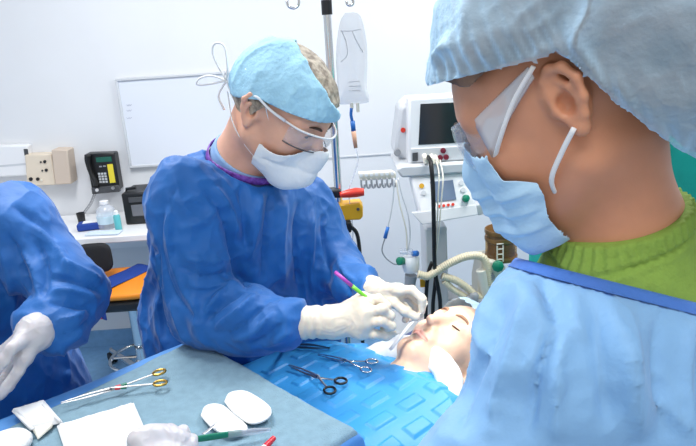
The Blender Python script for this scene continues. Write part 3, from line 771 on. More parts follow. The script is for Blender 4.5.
    for z_, k in ((.026, .97), (.018, 1.0), (.004, 1.02), (-.014, 1.0), (-.026, .95), (-.032, .86)):
        rows.append([H.w(math.sin(a)*.068*k, .036+math.cos(a)*.078*k, z_) for a in np.linspace(-1.25, 1.25, 29)])
    gl = MB().grid(rows).obj('safety_goggles', M['lens'], root, solid=.0018, angle=180)
    for r in (rows[0], rows[-1]): MB().tube(r, .0015, 6).obj('lens_rim', M['clear'], gl, angle=180)
    for s in (-1, 1):
        a = []
        for t in np.linspace(0, 1, 12):
            y = .064-.076*t; x = s*(.066+.022*t**.8); zt = .020+.016*t; zb = -.020+.046*t**.8
            a.append([H.w(x, y, zt+(zb-zt)*k) for k in np.linspace(0, 1, 5)])
        MB().grid(a).obj('side_arm', M['temple'], gl, solid=.0022, angle=180)
        for k in (0, 4): MB().tube([r[k] for r in a], .0012, 6).obj('arm_edge', M['clear'], gl, angle=180)
    eyes(root, H, (-.02, .85, -.5)); brows(root, H, M['brow'])
    for s in (-1, 1):
        MB().tube(H.ws([(s*x, y_, z_) for x, y_, z_ in ((.019, .0885, .003), (.026, .0935, .0075), (.034, .0945, .008), (.044, .088, .003))]), .0018, 6, sm=4).obj('eyelashes', M['brow'], root, angle=180)
    # her left glove holds the green scalpel over the tray
    hand(root, 'glove', M['glovew'], lwr, [P(178, 440, .765), P(166, 436, .765), P(152, 436, .755), P(139, 440, .745)],
         [[P(183, 432, .795), P(187, 440, .80), P(182, 448, .785)], [P(170, 430, .80), P(171, 440, .81), P(168, 449, .795)], [P(153, 432, .79), P(150, 442, .80), P(151, 451, .785)], [P(137, 437, .775), P(134, 446, .785), P(138, 454, .775)]],
         [P(168, 458, .73), P(182, 452, .75), P(190, 446, .765), P(192, 440, .775)], cuff=lwr+unit(lelb-lwr)*.055, fr=.0085, pr=.0130, wr=.026)
    hand(root, 'glove', M['glovew'], rwr, [rp+lf*k for k in (.03, .01, -.01, -.03)], [[rp+lf*k+fw*.03+(0, 0, -.01), rp+lf*k+fw*.045+(0, 0, -.035)] for k in (.032, .011, -.011, -.032)],
         [rwr+lf*.02+fw*.02, rwr+lf*.05+fw*.05, rwr+lf*.05+fw*.08+(0, 0, -.02)], cuff=rwr-fw*.06, h=.003)
    return H
NURSE = nurse()
# ------------------------------------------------------------------ the assistant at the left edge (head outside the frame)
def assistant():
    lsh = P(17, 226, 1.27); rsh = lsh+np.array((-.36, .0, .0)); nb = (lsh+rsh)/2+(0, .02, .085)
    R = head_frame(-75, 25); H = Head(nb+np.array((.02, -.07, .17)), R, 1.0)
    lelb = P(71, 292, 1.20); lwr = P(36, 332, 1.075); relb = rsh+np.array((-.06, -.04, -.26)); rwr = relb+np.array((.16, -.16, .0))
    hip = np.array((nb[0]+.02, nb[1]+.06, .92)); chest = nb+(0, .0, -.22)
    root = thing('person', (hip[0], hip[1], 0), 'person in dark blue gown cut off by left edge, gloved hand lowered', 'person')
    fl, fr = np.array((hip[0]+.1, hip[1], 0)), np.array((hip[0]-.1, hip[1], 0))
    lp = P(16, 352, 1.05); rp = rwr+np.array((.05, -.05, -.01))
    make_body(root, H, M['skin2'], H.w(0, -.028, -.06), nb, .056, [(nb, chest, .06, .12), (chest, hip, .12, .12), (rsh, lsh, .05, .05)],
              [(lsh, lelb, .045, .04), (lelb, lwr, .04, .025), (lwr, lp, .022, .016), (rsh, relb, .045, .04), (relb, rwr, .04, .025), (rwr, rp, .022, .016)],
              [(hip+(.08, 0, 0), fl+(0, 0, .09), .085, .045), (hip+(-.08, 0, 0), fr+(0, 0, .09), .085, .045)], h=.004)
    for c in (fl, fr): shoe(root, c, math.radians(-80))
    v, f = iso(lambda p: smin(cap(p, hip+(.08, 0, -.1), fl+(0, 0, .12), .10, .075), cap(p, hip+(-.08, 0, -.1), fr+(0, 0, .12), .10, .075), .02), *box_axes(hip+(-.28, -.25, -.92), hip+np.array((.28, .25, .1)), .016))
    part('trousers', v, f, M['trouser'], root)
    shell(root, 'surgical_cap', H, M['cap'], .010, lambda q: q[:, 2]-.03-.2*q[:, 1], h=.006, base=H.cran)
    shell(root, 'face_mask', H, M['maskw'], .008, lambda q: np.minimum(np.minimum(q[:, 1]-.02, -.012-q[:, 2]-.5*np.abs(q[:, 0])), q[:, 2]+.125), h=.005)
    eyes(root, H)
    def gn(p):
        f = cap(p, rsh, lsh, .078, .078)
        f = smin(f, cap(p, nb-(0, 0, .08), chest, .10, .15), .07); f = smin(f, cap(p, chest, hip, .15, .16), .08)
        f = smin(f, cap(p, hip, hip-(0, 0, .5), .165, .20), .08)
        f = smin(f, cap(p, lsh+(0, 0, -.01), lelb, .074, .070), .035); f = smin(f, chain(p, [lelb, (lelb+lwr)/2+(0, 0, -.012), lwr+unit(lelb-lwr)*.072], [.068, .060, .036], .02), .02)
        f = smin(f, cap(p, rsh, relb, .074, .066), .035); f = smin(f, cap(p, relb, rwr, .06, .036), .02)
        f = smax(f, -cap(p, nb, nb+(0, -.02, .2), .066, .08), .008); return smax(f, -(p.z-.40), .01)
    A = [axis(-1.28, -.34, .0056), axis(.88, 1.55, .006), axis(.38, 1.62, .0055, (.38, .86, .02))]
    v, f = iso(gn, *A); v = fabric(v, f, (.1, 0, 1), 31, .016, 2.5, 10)
    C = [([(30, 222), (55, 245), (72, 280)], 5, .007), ([(12, 205), (40, 225), (62, 250)], 4, -.006), ([(62, 262), (84, 272), (102, 282)], 4, .007), ([(52, 278), (78, 282), (104, 292)], 3, -.007), ([(50, 292), (75, 292), (100, 300)], 4, .008),
         ([(48, 303), (70, 305), (92, 312)], 3, -.006), ([(56, 322), (72, 318), (90, 308)], 3.5, .006), ([(58, 338), (74, 332), (92, 318)], 3, -.005), ([(5, 230), (20, 260), (30, 300)], 5, -.007), ([(0, 250), (10, 280), (14, 310)], 5, .006),
         ([(36, 240), (46, 268), (44, 300)], 4, -.007), ([(60, 345), (66, 365), (68, 385)], 4, .006), ([(20, 250), (34, 272), (40, 300)], 4, .006)]
    v = creases(v, f, C); part('gown', v, f, M['gown'], root)
    hand(root, 'glove', M['glovew'], lwr, [P(24, 357, 1.035), P(14, 362, 1.05), P(4, 362, 1.065), P(-6, 360, 1.08)],
         [[P(18, 372, 1.02), P(8, 386, 1.01), P(0, 396, 1.0)], [P(6, 377, 1.04), P(-4, 389, 1.03), P(-12, 396, 1.02)], [P(-6, 375, 1.06), P(-14, 385, 1.05), P(-22, 392, 1.04)], [P(-14, 370, 1.08), P(-22, 378, 1.08), P(-28, 384, 1.07)]],
         [P(22, 340, 1.04), P(12, 348, 1.01), P(4, 360, 1.0), P(-4, 372, .99)], cuff=P(52, 326, 1.125), wr=.030, cuffr=.037, fr=.0092)
    hand(root, 'glove', M['glovew'], rwr, [rp+np.array((k, k, 0)) for k in (-.03, -.01, .01, .03)], [[rp+np.array((k+.02, k-.02, -.01)), rp+np.array((k+.02, k-.02, -.04))] for k in (-.03, -.01, .01, .03)],
         [rwr+np.array((.03, .0, -.01)), rwr+np.array((.06, .0, -.03)), rwr+np.array((.07, -.02, -.05))], cuff=rwr+unit(relb-rwr)*.05, h=.003)
assistant()
# ------------------------------------------------------------------ the patient
CV = np.array((.727, .687, 0.0)); TV = np.array((-.687, .727, 0.0)); O = np.array((.19, 1.27, 0.0))
def ST(s, t, z): q = O-CV*s+TV*t; return np.array((q[0], q[1], z))
ROLLP = 13
def patient():
    R = head_frame(-136.6, -78, ROLLP); H = Head(P(452, 354, 1.265), R, .98, closed=True, jaw=.92, nose=.88)
    nb = ST(.17, 0, .985); chest = ST(.36, 0, .945); hip = ST(.75, 0, .94)
    root = thing('person', ST(.5, 0, .87), 'person lying face up with closed eyes, sheer cap, head on white pillow', 'person')
    sh = [ST(.24, k, .945) for k in (-.15, .15)]; el = [ST(.50, k*1.25, .93) for k in (-.17, .17)]; wr = [ST(.74, k*1.15, .93) for k in (-.18, .18)]
    make_body(root, H, M['skin3'], H.w(0, -.025, -.07), nb, .054, [(nb, chest, .05, .085), (chest, hip, .09, .09), (sh[0], sh[1], .055, .055)],
              [(sh[i], el[i], .045, .038) for i in (0, 1)]+[(el[i], wr[i], .036, .026) for i in (0, 1)]+[(wr[i], wr[i]-CV*.10, .025, .02) for i in (0, 1)],
              [(ST(.78, k, .935), ST(1.55, k*1.1, .925), .075, .045) for k in (-.09, .09)], h=.0025)
    shell(root, 'hair', H, M['hair'], .003, lambda q: q[:, 2]-.082-.18*q[:, 1], h=.004, base=H.cran)
    shell(root, 'bouffant_cap', H, M['bouf2'], .012, lambda q: q[:, 2]-.044-.12*q[:, 1]+.5*np.clip(-q[:, 1]-.02, 0, .1), h=.004, base=H.cran, solid=0,
          disp=lambda q: .004*(np.sin(np.arctan2(q[:, 1], q[:, 0])*34)*.5+.5)*np.exp(-np.clip(q[:, 2]-.05, 0, 1)/.03)+.006*ridged(q*np.array([16, 16, 16]), 4))
    lashes(root, H); brows(root, H, M['browl'])
    a = H.base
    v, f = iso(lambda p: H.full(H.q(p), ())-.0006, *box_axes(H.w(0, .09, -.072)-.04, H.w(0, .09, -.072)+.04, .002))
    v, f = clip(v, f, lambda x: (lambda q: .0085-np.abs(q[:, 2]+.0720)-.0045*(np.abs(q[:, 0])/.02)**2+np.minimum(0, .024-np.abs(q[:, 0])))(H.l(x)))
    part('lips', v, f, M['lip'], root)
    return H
PAT = patient()
# ------------------------------------------------------------------ operating table, drape, pillow
def obox(mb, s, t, z, ds, dt, dz): return mb.box(ST(s, t, z), (ds, dt, dz), np.stack([CV, TV, (0, 0, 1.0)]))
ot = thing('operating_table', ST(.75, 0, 0), 'navy padded operating table under the patient', 'table')
obox(MB(), .73, 0, .815, 1.95, .50, .07).obj('mattress', M['navy'], ot, bevel=.02)
obox(MB(), .73, 0, .765, 1.9, .48, .03).obj('table_top', M['steel'], ot, bevel=.005)
obox(MB(), -.07, 0, .882, .34, .56, .06).obj('headrest', M['navy'], ot, bevel=.02)
obox(MB(), .12, 0, .42, .26, .22, .66).obj('column', M['lgrey'], ot, bevel=.01)
obox(MB(), .14, 0, .05, .75, .46, .10).obj('base', M['lgrey'], ot, bevel=.02)
for sgn in (-1, 1): obox(MB(), .73, sgn*.262, .765, 1.7, .012, .03).obj('side_rail', M['steel'], ot, bevel=.002)
def pillow_():
    c = ST(-.03, 0, .955); R = np.stack([CV, TV, (0, 0, 1.0)])
    def fn(p):
        q = p.loc(c, R); e = (np.abs(q.x)/.13)**3+(np.abs(q.y)/.16)**3; return (np.sqrt((q.z/.042)**2+np.maximum(e, 0)**1.0+1e-6)-1)*.05
    v, f = iso(fn, *box_axes(c-.27, c+.27, .009))
    d = np.linalg.norm((v-PAT.o)[:, :2], axis=1); v[:, 2] = np.where(v[:, 2] > c[2], np.minimum(v[:, 2], PAT.o[2]-.098+.35*np.maximum(d-.05, 0)), v[:, 2])
    base = ST(-.03, 0, .913); me = me_new('pillow', v, f, M['sheet'], True, 180); o = link('pillow', me, None, base=tuple(base))
    tag(o, 'white pillow under the head of the lying patient', 'pillow')
pillow_()
# the sheet wrapped round the patient's neck and shoulders
# blue magnetic drape over the chest
def drape_z(s, t):
    a = np.abs(t)
    top = 1.040+.018*np.exp(-((s-.30)/.16)**2)-.020*np.clip((.16-s)/.08, 0, 1)-.05*np.clip((s-.55)/.6, 0, 1)
    return top-np.where(t > 0, .9*np.clip(a-.10, 0, 1)**2, 2.2*np.clip(a-.06, 0, 1)**2)
def drape_full(s, a):
    t = np.clip(a, -.245, .31); over = np.abs(a)-np.abs(t); hang = np.clip(over/.08, 0, 1)
    z = drape_z(s, t)-over
    q = np.stack([s.ravel()*5, a.ravel()*9, 0*s.ravel()], 1); z = z+((ridged(q+vnoise(q*.7, 3)[:, None], 41)-.35)*.012).reshape(s.shape)*(1-hang)
    pads = np.zeros_like(z)
    for i in range(-1, 7):
        for j in range(-4, 5):
            cs = .150+i*.080+(.040 if j % 2 else 0); ct = j*.050
            if cs > .60: continue
            u = np.maximum(np.abs(s-cs)/.0245, np.abs(a-ct)/.0115); pads = np.maximum(pads, np.clip((1.14-u)/.14, 0, 1))
    return z+pads*.0035, t, over, hang
def drape_():
    S = np.concatenate([np.linspace(.06, .62, 260), np.linspace(.64, 1.72, 40)]); T = np.linspace(-.44, .50, 420)
    s, a = np.meshgrid(S, T, indexing='ij')
    z, t, over, hang = drape_full(s, a)
    neck = .085+.9*np.clip(np.abs(a)-.02, 0, 1)**2
    w = (.010*np.sin(s*38+1.5*np.sin(s*11))+.006*np.sin(s*71))*hang
    t = t+np.sign(a)*(w+.02*hang)
    z = np.maximum(z, .30)
    pts = O-CV*s[..., None]+TV*t[..., None]; pts[..., 2] = z
    keep = s > neck-.001
    for j in range(len(T)):                           # pull the neck edge on to its curve
        k = np.nonzero(keep[:, j])[0][0]
        pts[:k, j] = pts[k, j]
    mb = MB().grid(pts[:, :]); v = np.array(mb.v); f = np.array(mb.f)
    ar = np.linalg.norm(np.cross(v[f[:, 2]]-v[f[:, 0]], v[f[:, 3]]-v[f[:, 1]]), axis=1); v, f = compact(v, f[ar > 1e-9])
    f = f[:, ::-1]
    me = me_new('surgical_drape', v, f, M['drape'], True, 180); o = link('surgical_drape', me, None, solid=.0016, base=tuple(ST(.4, 0, .75)))
    tag(o, 'bright blue drape with raised rectangles covering the patient', 'drape')
drape_()
def on_drape(px, py, up=.004):
    """point of the drape seen at a pixel"""
    zs = np.linspace(1.12, .85, 1200); d = _F+_R*((px-348)/FPX)-_U*((py-223)/FPX)
    q = CAM+d*((zs-CAMZ)/d[2])[:, None]; e = (q-O)[:, :2]
    h = drape_full(-(e@CV[:2]), e@TV[:2])[0]+up
    return q[np.argmax(zs <= h)]
# a white towel rolled round the patient's neck
def neck_towel():
    pts = [ST(.085+.55*(a/.12)**2*.12-.02, a, .998+.060*math.cos(a/.12*1.35)) for a in np.linspace(-.13, .13, 25)]
    fn = lambda p: chain(p, pts, [.022]*25, .01)
    v, f = iso(fn, *box_axes(np.min(pts, 0)-.04, np.max(pts, 0)+.04, .005)); v = fabric(v, f, CV, 71, .006, 6, 22)
    me = me_new('towel', v, f, M['sheet'], True, 180); o = link('towel', me, None, base=tuple(ST(.10, 0, .99)))
    tag(o, "white towel tucked round the lying patient's neck", 'towel')
neck_towel()
# ------------------------------------------------------------------ instrument stand with its cloths
ZT = 1.12
A1 = PZ(190, 338, ZT); A2 = PZ(352, 430, ZT); EX = unit((A2-A1)*(1, 1, 0)); EY = np.array((EX[1], -EX[0], 0.0))   # EX along the right edge, EY towards the left
if EY[0] > 0: EY = -EY
LX = np.linalg.norm(A2-A1); LY = .74
def TR(a, b, z): q = A1+EX*a+EY*b; return np.array((q[0], q[1], z))
RT = np.stack([EX, EY, (0, 0, 1.0)])
st = thing('instrument_stand', TR(LX/2, LY/2, 0), 'instrument stand carrying the blue draped tray at lower left', 'stand')
MB().box(TR(LX/2, LY/2, ZT-.022), (LX-.02, LY-.02, .018), RT).obj('tray', M['steel'], st, bevel=.006)
PS = ST(.80, .345, 0)
MB().lathe([(.018, .05), (.018, ZT-.03)], PS).obj('post', M['steel'], st)
MB().tube([PS+(0, 0, ZT-.04), TR(LX*.5, LY*.5, ZT-.04)], .012, 10).obj('arm', M['steel'], st)
MB().box(PS+(0, 0, .05), (.70, .05, .03), np.stack([CV, TV, (0, 0, 1.0)])).obj('base', M['steel'], st, bevel=.004)
for a in (-.33, 0, .33):
    MB().lathe([(.026, -.011), (.028, -.006), (.028, .006), (.026, .011)], PS+CV*a+(0, 0, .028), TV, 20).obj('caster', M['rubber'], st)
def cloth(name, m, lab, cat, x0, x1, y0, y1, z, hang, wr, seed, thick=.0025, skew=0, n=.0065, edge=.006):
    """rectangular cloth on the tray; hang = lengths falling over (x0, x1, y0, y1)"""
    X = np.arange(x0-hang[0], x1+hang[1]+1e-6, n); Y = np.arange(y0-hang[2], y1+hang[3]+1e-6, n)
    a, b = np.meshgrid(X, Y, indexing='ij')
    def fold(u, lo, hi):
        c = np.clip(u, lo, hi); o = np.abs(u-c); r = .012
        ang = np.clip(o/r, 0, 1)*math.pi/2; out = np.where(o < r, r*np.sin(ang)*.64, r*.64); dn = np.where(o < r, r*.64*(1-np.cos(ang)), r*.64+(o-r))
        return c+np.sign(u-c)*out, dn, o
    xa, dx, ox = fold(a, x0, x1); yb, dy, oy = fold(b, y0, y1)
    q = np.stack([a.ravel()*13, b.ravel()*13, 0*a.ravel()], 1)
    wv = ((ridged(q+1.2*vnoise(q*.8, seed)[:, None], seed)-.3)*wr+(ridged(q*2.6+1.2*vnoise(q*2, seed)[:, None], seed+1)-.3)*wr*.45).reshape(a.shape)
    xa = xa+skew*np.clip(b, 0, 1)*(1-np.clip(a/x1, 0, 1))
    zz = z+np.clip(wv, 0, 1)-np.maximum(dx, dy)-.3*np.minimum(dx, dy)
    hx = np.clip(dx/.05, 0, 1); hy = np.clip(dy/.05, 0, 1)
    xa = xa+np.sign(a-(x0+x1)/2)*hx*(.006*np.sin(b*42+seed)+.006+.10*dx*0); yb = yb+np.sign(b-(y0+y1)/2)*hy*(.007*np.sin(a*38+seed)+.007)
    de = np.minimum(np.minimum(a-X[0], X[-1]-a), np.minimum(b-Y[0], Y[-1]-b)); zz = zz+.0014*np.exp(-((de-edge)/.003)**2)*(np.maximum(dx, dy) < .01)
    pts = A1+EX*xa[..., None]+EY*yb[..., None]; pts[..., 2] = zz
    mb = MB().grid(pts); v = np.array(mb.v); f = np.array(mb.f)
    if normals(v, f)[:, 2].mean() < 0: f = f[:, ::-1]
    me = me_new(name, v, f, m, True, 180); o = link(name, me, None, solid=thick, base=tuple(TR((x0+x1)/2, (y0+y1)/2, z))); return tag(o, lab, cat)
cloth('tray_drape', M['drape2'], 'mid blue drape under the grey towel, hanging off the tray', 'drape', 0, LX, -.004, LY, ZT-.008, (.16, .17, .15, .10), .003, 51, thick=.0012)
cloth('towel', M['towel'], 'grey blue cotton towel spread over the draped tray', 'towel', .004, LX-.004, .0, LY-.02, ZT-.0035, (-.010, .045, .010, -.05), .0032, 61, skew=.10)
# ------------------------------------------------------------------ instruments and dressings
ZS = ZT+.0035
def on_tray(px, py, up=0): return PZ(px, py, ZS+up)
def scissors(name, tip, piv, r1, r2, up, rr, lab, cat, mblade, mring, w=.004, spread=.006, jaws=True, asp=1.35):
    """two crossing levers with finger rings; tip, pivot and ring centres are world points"""
    tip, piv, r1, r2 = (np.asarray(q, float)+(0, 0, up) for q in (tip, piv, r1, r2))
    t = thing(name, tip*.5+piv*.5-(0, 0, up), lab, cat)
    ax = unit(piv-tip); sd = unit(np.cross((0, 0, 1), ax))
    for k, (rc, s) in enumerate(((r1, 1), (r2, -1))):
        if (rc-piv)@sd < 0 and k == 0: pass
        s = 1 if (rc-piv)@sd > 0 else -1
        dz = np.array((0, 0, .0016*(1 if k else -1)))
        d = unit(rc-piv)
        b = MB().tube([tip-sd*s*.0006+dz*.4, tip+(piv-tip)*.5-sd*s*w*.55+dz, piv-sd*s*w*.2+dz], [.0010, w*.60, w*.78], 8, sm=5, flat=.5, side=sd).obj('blade', mblade, t, angle=60)
        R2 = unit(np.cross(d, (0, 0, 1)))
        h0 = rc-d*rr*asp*.95
        MB().tube([piv-sd*s*w*.2+dz, piv+(h0-piv)*.45+dz+sd*s*.001, h0], [w*.78, w*.52, w*.58], 8, sm=5, flat=.6, side=sd).obj('shank', mblade, t, angle=60)
        ring = [rc+d*math.cos(a)*rr*asp+R2*math.sin(a)*rr for a in np.linspace(0, 2*math.pi, 28, endpoint=False)]
        MB().tube(ring, w*.58, 8, closed=True).obj('finger_ring', mring, t, angle=180)
    MB().lathe([(.0001, .0032), (.002, .0032), (.003, .0022), (.003, -.002)], piv, n=14).obj('screw', M['dsteel'], t)
    return t
t = scissors('needle_holder', on_tray(62, 408), on_tray(112, 394), on_tray(160, 377), on_tray(161, 388), .0100, .0085, 'gold ringed needle holder lying on grey towel', 'needle holder', M['steel'], M['gold'], w=.0040, asp=1.35)
up_ = np.array((0, 0, .0100)); pv_ = on_tray(112, 394)+up_
for rc_ in (on_tray(160, 377)+up_, on_tray(161, 388)+up_):
    h_ = rc_-unit(rc_-pv_)*.011; q_ = lambda t: pv_+(h_-pv_)*t
    MB().tube([q_(.10), q_(.22)], .0036, 8, flat=.75).obj('colour_band', M['redpen'], t)
    MB().tube([q_(.24), q_(.36)], .0034, 8, flat=.75).obj('colour_band', M['green'], t)
scissors('surgical_scissors', on_drape(289, 368), on_drape(318, 380), on_drape(341, 384), on_drape(330, 393.5), .007, .0105, 'scissors with black finger rings lying on bright blue drape', 'scissors', M['steel'], M['black'], w=.0042, asp=1.1)
scissors('surgical_forceps', on_drape(318, 357.5), on_drape(345, 363.5), on_drape(372, 364.5), on_drape(366, 373), .007, .0085, 'all silver locking forceps on drape behind black ringed scissors', 'forceps', M['chrome'], M['chrome'], w=.0036, asp=1.4)
tw = thing('tweezers', on_drape(305, 348), 'steel tweezers with red end on drape below the gloves', 'tweezers')
for k in (-1, 1):
    a, b, c = on_drape(284, 346, .008), on_drape(306, 346+k*1.6, .009), on_drape(330, 348+k*.3, .008)
    MB().tube([a, b, c], [.0030, .0042, .0012], 8, sm=6, flat=.5).obj('arm', M['dsteel'], tw, angle=60)
MB().tube([on_drape(281.5, 346, .008), on_drape(286, 346, .008)], .0040, 10).obj('end_band', M['redpen'], tw)
# dressings on the tray
def sheet_poly(name, m, pts, thick, lab, cat, z=.001, wr=.0012, n=24, layers=1, parent=None, round_=0):
    pts = [np.array(q, float) for q in pts]
    # bilinear patch of four corners, with a soft thickness
    u = np.linspace(0, 1, n); a, b, c, d = (on_tray(*q) for q in pts)
    g = np.zeros((n, n, 3)); U, V = np.meshgrid(u, u, indexing='ij')
    for k in range(3): g[..., k] = (1-U)*(1-V)*a[k]+U*(1-V)*b[k]+U*V*c[k]+(1-U)*V*d[k]
    e = np.minimum(np.minimum(U, 1-U), np.minimum(V, 1-V)); q = np.stack([U.ravel()*6, V.ravel()*6, 0*U.ravel()], 1)
    g[..., 2] = ZS+z+thick*np.clip(e/.12, 0, 1)**.5+(ridged(q+vnoise(q, 4)[:, None], 5)*wr).reshape(U.shape)
    low = g.copy(); low[..., 2] = ZS+z*.5
    mb = MB().grid(g); mb.grid(low[::-1])
    rim = [(i, 0) for i in range(n)]+[(n-1, j) for j in range(1, n)]+[(i, n-1) for i in range(n-2, -1, -1)]+[(0, j) for j in range(n-2, 0, -1)]
    k0 = len(mb.v); mb.v += [tuple(g[i, j]) for i, j in rim]+[tuple(low[i, j]) for i, j in rim]; L = len(rim)
    mb.f += [(k0+i, k0+(i+1) % L, k0+L+(i+1) % L, k0+L+i) for i in range(L)]
    o = mb.obj(name, m, parent, angle=50)
    return tag(o, lab, cat) if lab else o
sheet_poly('gauze_pad', M['gauze'], [(57, 427), (134, 404), (150, 441), (70, 466)], .008, 'large folded white gauze pad on the grey towel', 'gauze', wr=.002)
sp = sheet_poly('gauze_packet', M['paper'], [(12, 412), (45, 402), (63, 423), (30, 431)], .009, 'opened white packet near left edge of the tray', 'packet', wr=.001)
sheet_poly('inner_sheet', M['cream'], [(31, 428), (56, 418), (52, 428), (38, 440)], .003, None, None, wr=.001, parent=sp)
MB().tube([on_tray(16, 413, .011), on_tray(33, 429, .011)], .0032, 8, flat=.6).tube([on_tray(43, 404, .011), on_tray(60, 421, .011)], .0028, 8, flat=.6).obj('folded_edge', M['paper'], sp, angle=180)
wb = MB(); c = on_tray(8, 449); wb.lathe([(.030, 0), (.036, .004), (.037, .010), (.033, .016), (.024, .019), (.0001, .020)], c, n=32)
tag(wb.obj('cotton_ball', M['gauze'], angle=180), 'round white cotton swab at lower left corner', 'swab')
def pad(name, px, lab, lift=0):
    pr = spline([on_tray(*q)+(0, 0, lift) for q in px+px[:1]], 4)[:-1]
    o = MB().slab([q+(0, 0, .0050) for q in pr], (0, 0, -.0035)).obj(name, M['gauze'], bevel=.0010, angle=30); return tag(o, lab, 'eye pad')
pad('eye_pad', [(225, 406), (229, 398), (238, 395), (248, 396), (262, 404), (271, 412), (271, 420), (263, 426), (252, 428), (243, 424), (232, 415)], 'larger white oval eye pad, nearer the right edge of the tray', .0045)
pad('eye_pad', [(201, 418), (205, 409), (214, 406), (224, 408), (233, 415), (243, 423), (248, 431), (240, 436), (226, 437), (212, 430)], 'white oval eye pad under the scalpel and another pad', .0005)
# green scalpel in the nurse's hand
def PQ(px, py, up): return PZ(px, py, ZS+up)
sc = thing('scalpel', PQ(215, 436, 0), 'green handled scalpel held by the gloved hand on the tray', 'scalpel')
a, b = PQ(178, 442, .034), PQ(241, 432.5, .012)
MB().tube([a, a+(b-a)*.5, b], [.0042, .0056, .0048], 12, sm=4, flat=.62, side=(0, 0, 1)).obj('handle', M['green'], sc, angle=180)
c_, d_ = PQ(228, 434.5, .0165), PQ(271, 429.5, .006)
MB().tube([c_, c_+(d_-c_)*.6, d_], [.0062, .0058, .0030], 10, sm=3, flat=.6, side=(0, 0, 1)).obj('blade_guard', M['haze'], sc, angle=180)
MB().tube([b, PQ(268, 430, .007)], [.0030, .0006], 8, flat=.2, side=(0, 0, 1)).obj('blade', M['steel'], sc)
MB().tube([PQ(205, 438, .012), PQ(219, 419.5, .004)], [.0046, .0004], 8, flat=.15).obj('spare', M['steel'], sc) if False else None
tag(MB().tube([PQ(203, 434, .012), PQ(212, 427, .012), PQ(219, 419.5, .010)], [.0030, .0024, .0003], 8, flat=.25).obj('steel_point', M['steel']), 'small pointed steel blade across white eye pad', 'blade')
pn = thing('marker_pen', on_tray(262, 452), 'red capped marker at the bottom edge of the tray', 'pen')
MB().tube([on_tray(258, 454, .005), on_tray(267, 445, .005)], .0046, 12).obj('barrel', M['paper'], pn)
MB().tube([on_tray(265, 447, .005), on_tray(274, 438, .005)], [.0052, .0040], 12).obj('pen_cap', M['redpen'], pn)
# what the surgeon holds
sg = thing('scalpel', P(362, 294, 1.105), 'lime green handle with purple end held by the surgeon', 'scalpel')
a, b, c = P(335, 272, 1.10), P(352, 286, 1.10), P(391, 316, 1.10)
MB().tube([a, b], [.0046, .0050], 12, flat=.7).obj('end_cap', M['purple'], sg, angle=180)
MB().tube([b, b+(c-b)*.35, c], [.0054, .0046, .0034], 12, sm=3, flat=.7).obj('handle', M['lime'], sg, angle=180)
MB().tube([c, P(397, 321, 1.10)], [.0022, .0004], 8, flat=.2).obj('blade', M['steel'], sg)
tb = thing('applicator', P(400, 335, 1.19), "flat white applicator held at the patient's nose by the gloved fingers", 'applicator')
MB().tube([P(427, 303, 1.205), P(421, 311, 1.20)], .0034, 10, flat=.6).obj('grip', M['cream'], tb, angle=180)
MB().tube([P(423, 309, 1.202), P(407, 328, 1.19), P(390, 350, 1.175)], [.0045, .0048, .0050], 10, flat=.4).obj('strip', M['paper'], tb, angle=180)
# ------------------------------------------------------------------ things on and by the back wall
def PX(pts, Y): return [P(x, y, Y) for x, y in pts]
B = lambda d: (0, d, 0)
# whiteboard
YB = WY-.022
tl, bl, tr_ = P(116, 81, YB), P(131, 167, YB), P(246, 70, YB)
x0, x1, z1, z0 = (tl[0]+bl[0])/2, tr_[0], (tl[2]+tr_[2])/2, bl[2]
wbd = thing('whiteboard', ((x0+x1)/2, YB, z0), 'whiteboard with thin grey frame on the back wall behind surgeon', 'whiteboard')
MB().box(((x0+x1)/2, YB+.012, (z0+z1)/2), (x1-x0-.01, .014, z1-z0-.01)).obj('panel', mat('whiteboard enamel', (222, 227, 236), .18), wbd)
for c, s in ((((x0+x1)/2, YB+.008, z1), (x1-x0+.012, .024, .014)), (((x0+x1)/2, YB+.008, z0), (x1-x0+.012, .024, .014)), ((x0, YB+.008, (z0+z1)/2), (.014, .024, z1-z0-.012)), ((x1, YB+.008, (z0+z1)/2), (.014, .024, z1-z0-.012))):
    MB().box(c, s).obj('frame_bar', M['lgrey'], wbd, bevel=.003)
for py in (105, 110.5, 118):
    q = P(129, py, YB+.004); mb = MB()
    for k in range(2): mb.tube([q+(-.012+.012*k, 0, .003), q+(-.006+.012*k, 0, -.004), q+(.002+.012*k, 0, .003)], .0012, 6)
    mb.obj('pen_mark', mat('faded marker ink', (165, 170, 190), .7), wbd)
# beige wall unit with its fabric panel
bw = thing('wall_unit', P(48, 184, WY-.05), 'beige wall box with black sockets beside the wall phone', 'box')
MB().slab(PX([(24.5, 155), (51, 154), (56, 185), (27, 186)], WY-.075), B(.073)).obj('body', M['beige'], bw, bevel=.006)
MB().slab(PX([(51, 150), (67, 150), (71.5, 184), (55, 185)], WY-.095), B(.093)).obj('side_panel', M['beige2'], bw, bevel=.006)
for x, y, r in ((45, 161.5, .008), (41, 162, .0045), (46.5, 170, .008), (42.5, 170.5, .0045), (31, 179, .010), (38, 179, .009)):
    MB().lathe([(r, -.004), (r, .006), (r*.6, .008)], P(x, y, WY-.075), (0, -1, 0), 16).obj('socket', M['black'], bw)
MB().lathe([(.006, -.004), (.006, .008)], P(42, 180, WY-.075), (0, -1, 0), 14).obj('dial', M['cream'], bw)
pb = thing('dispenser', P(12, 175, WY-.04), 'white dispenser with dark label at far left behind assistant', 'dispenser')
MB().slab(PX([(-14, 146), (27, 145), (29, 176), (-10, 178)], WY-.06), B(.058)).obj('body', M['white'], pb, bevel=.01)
MB().slab(PX([(23.5, 149), (27.5, 149), (28.5, 155), (24.5, 155.5)], WY-.0625), B(.003)).obj('label', M['dgrey'], pb)
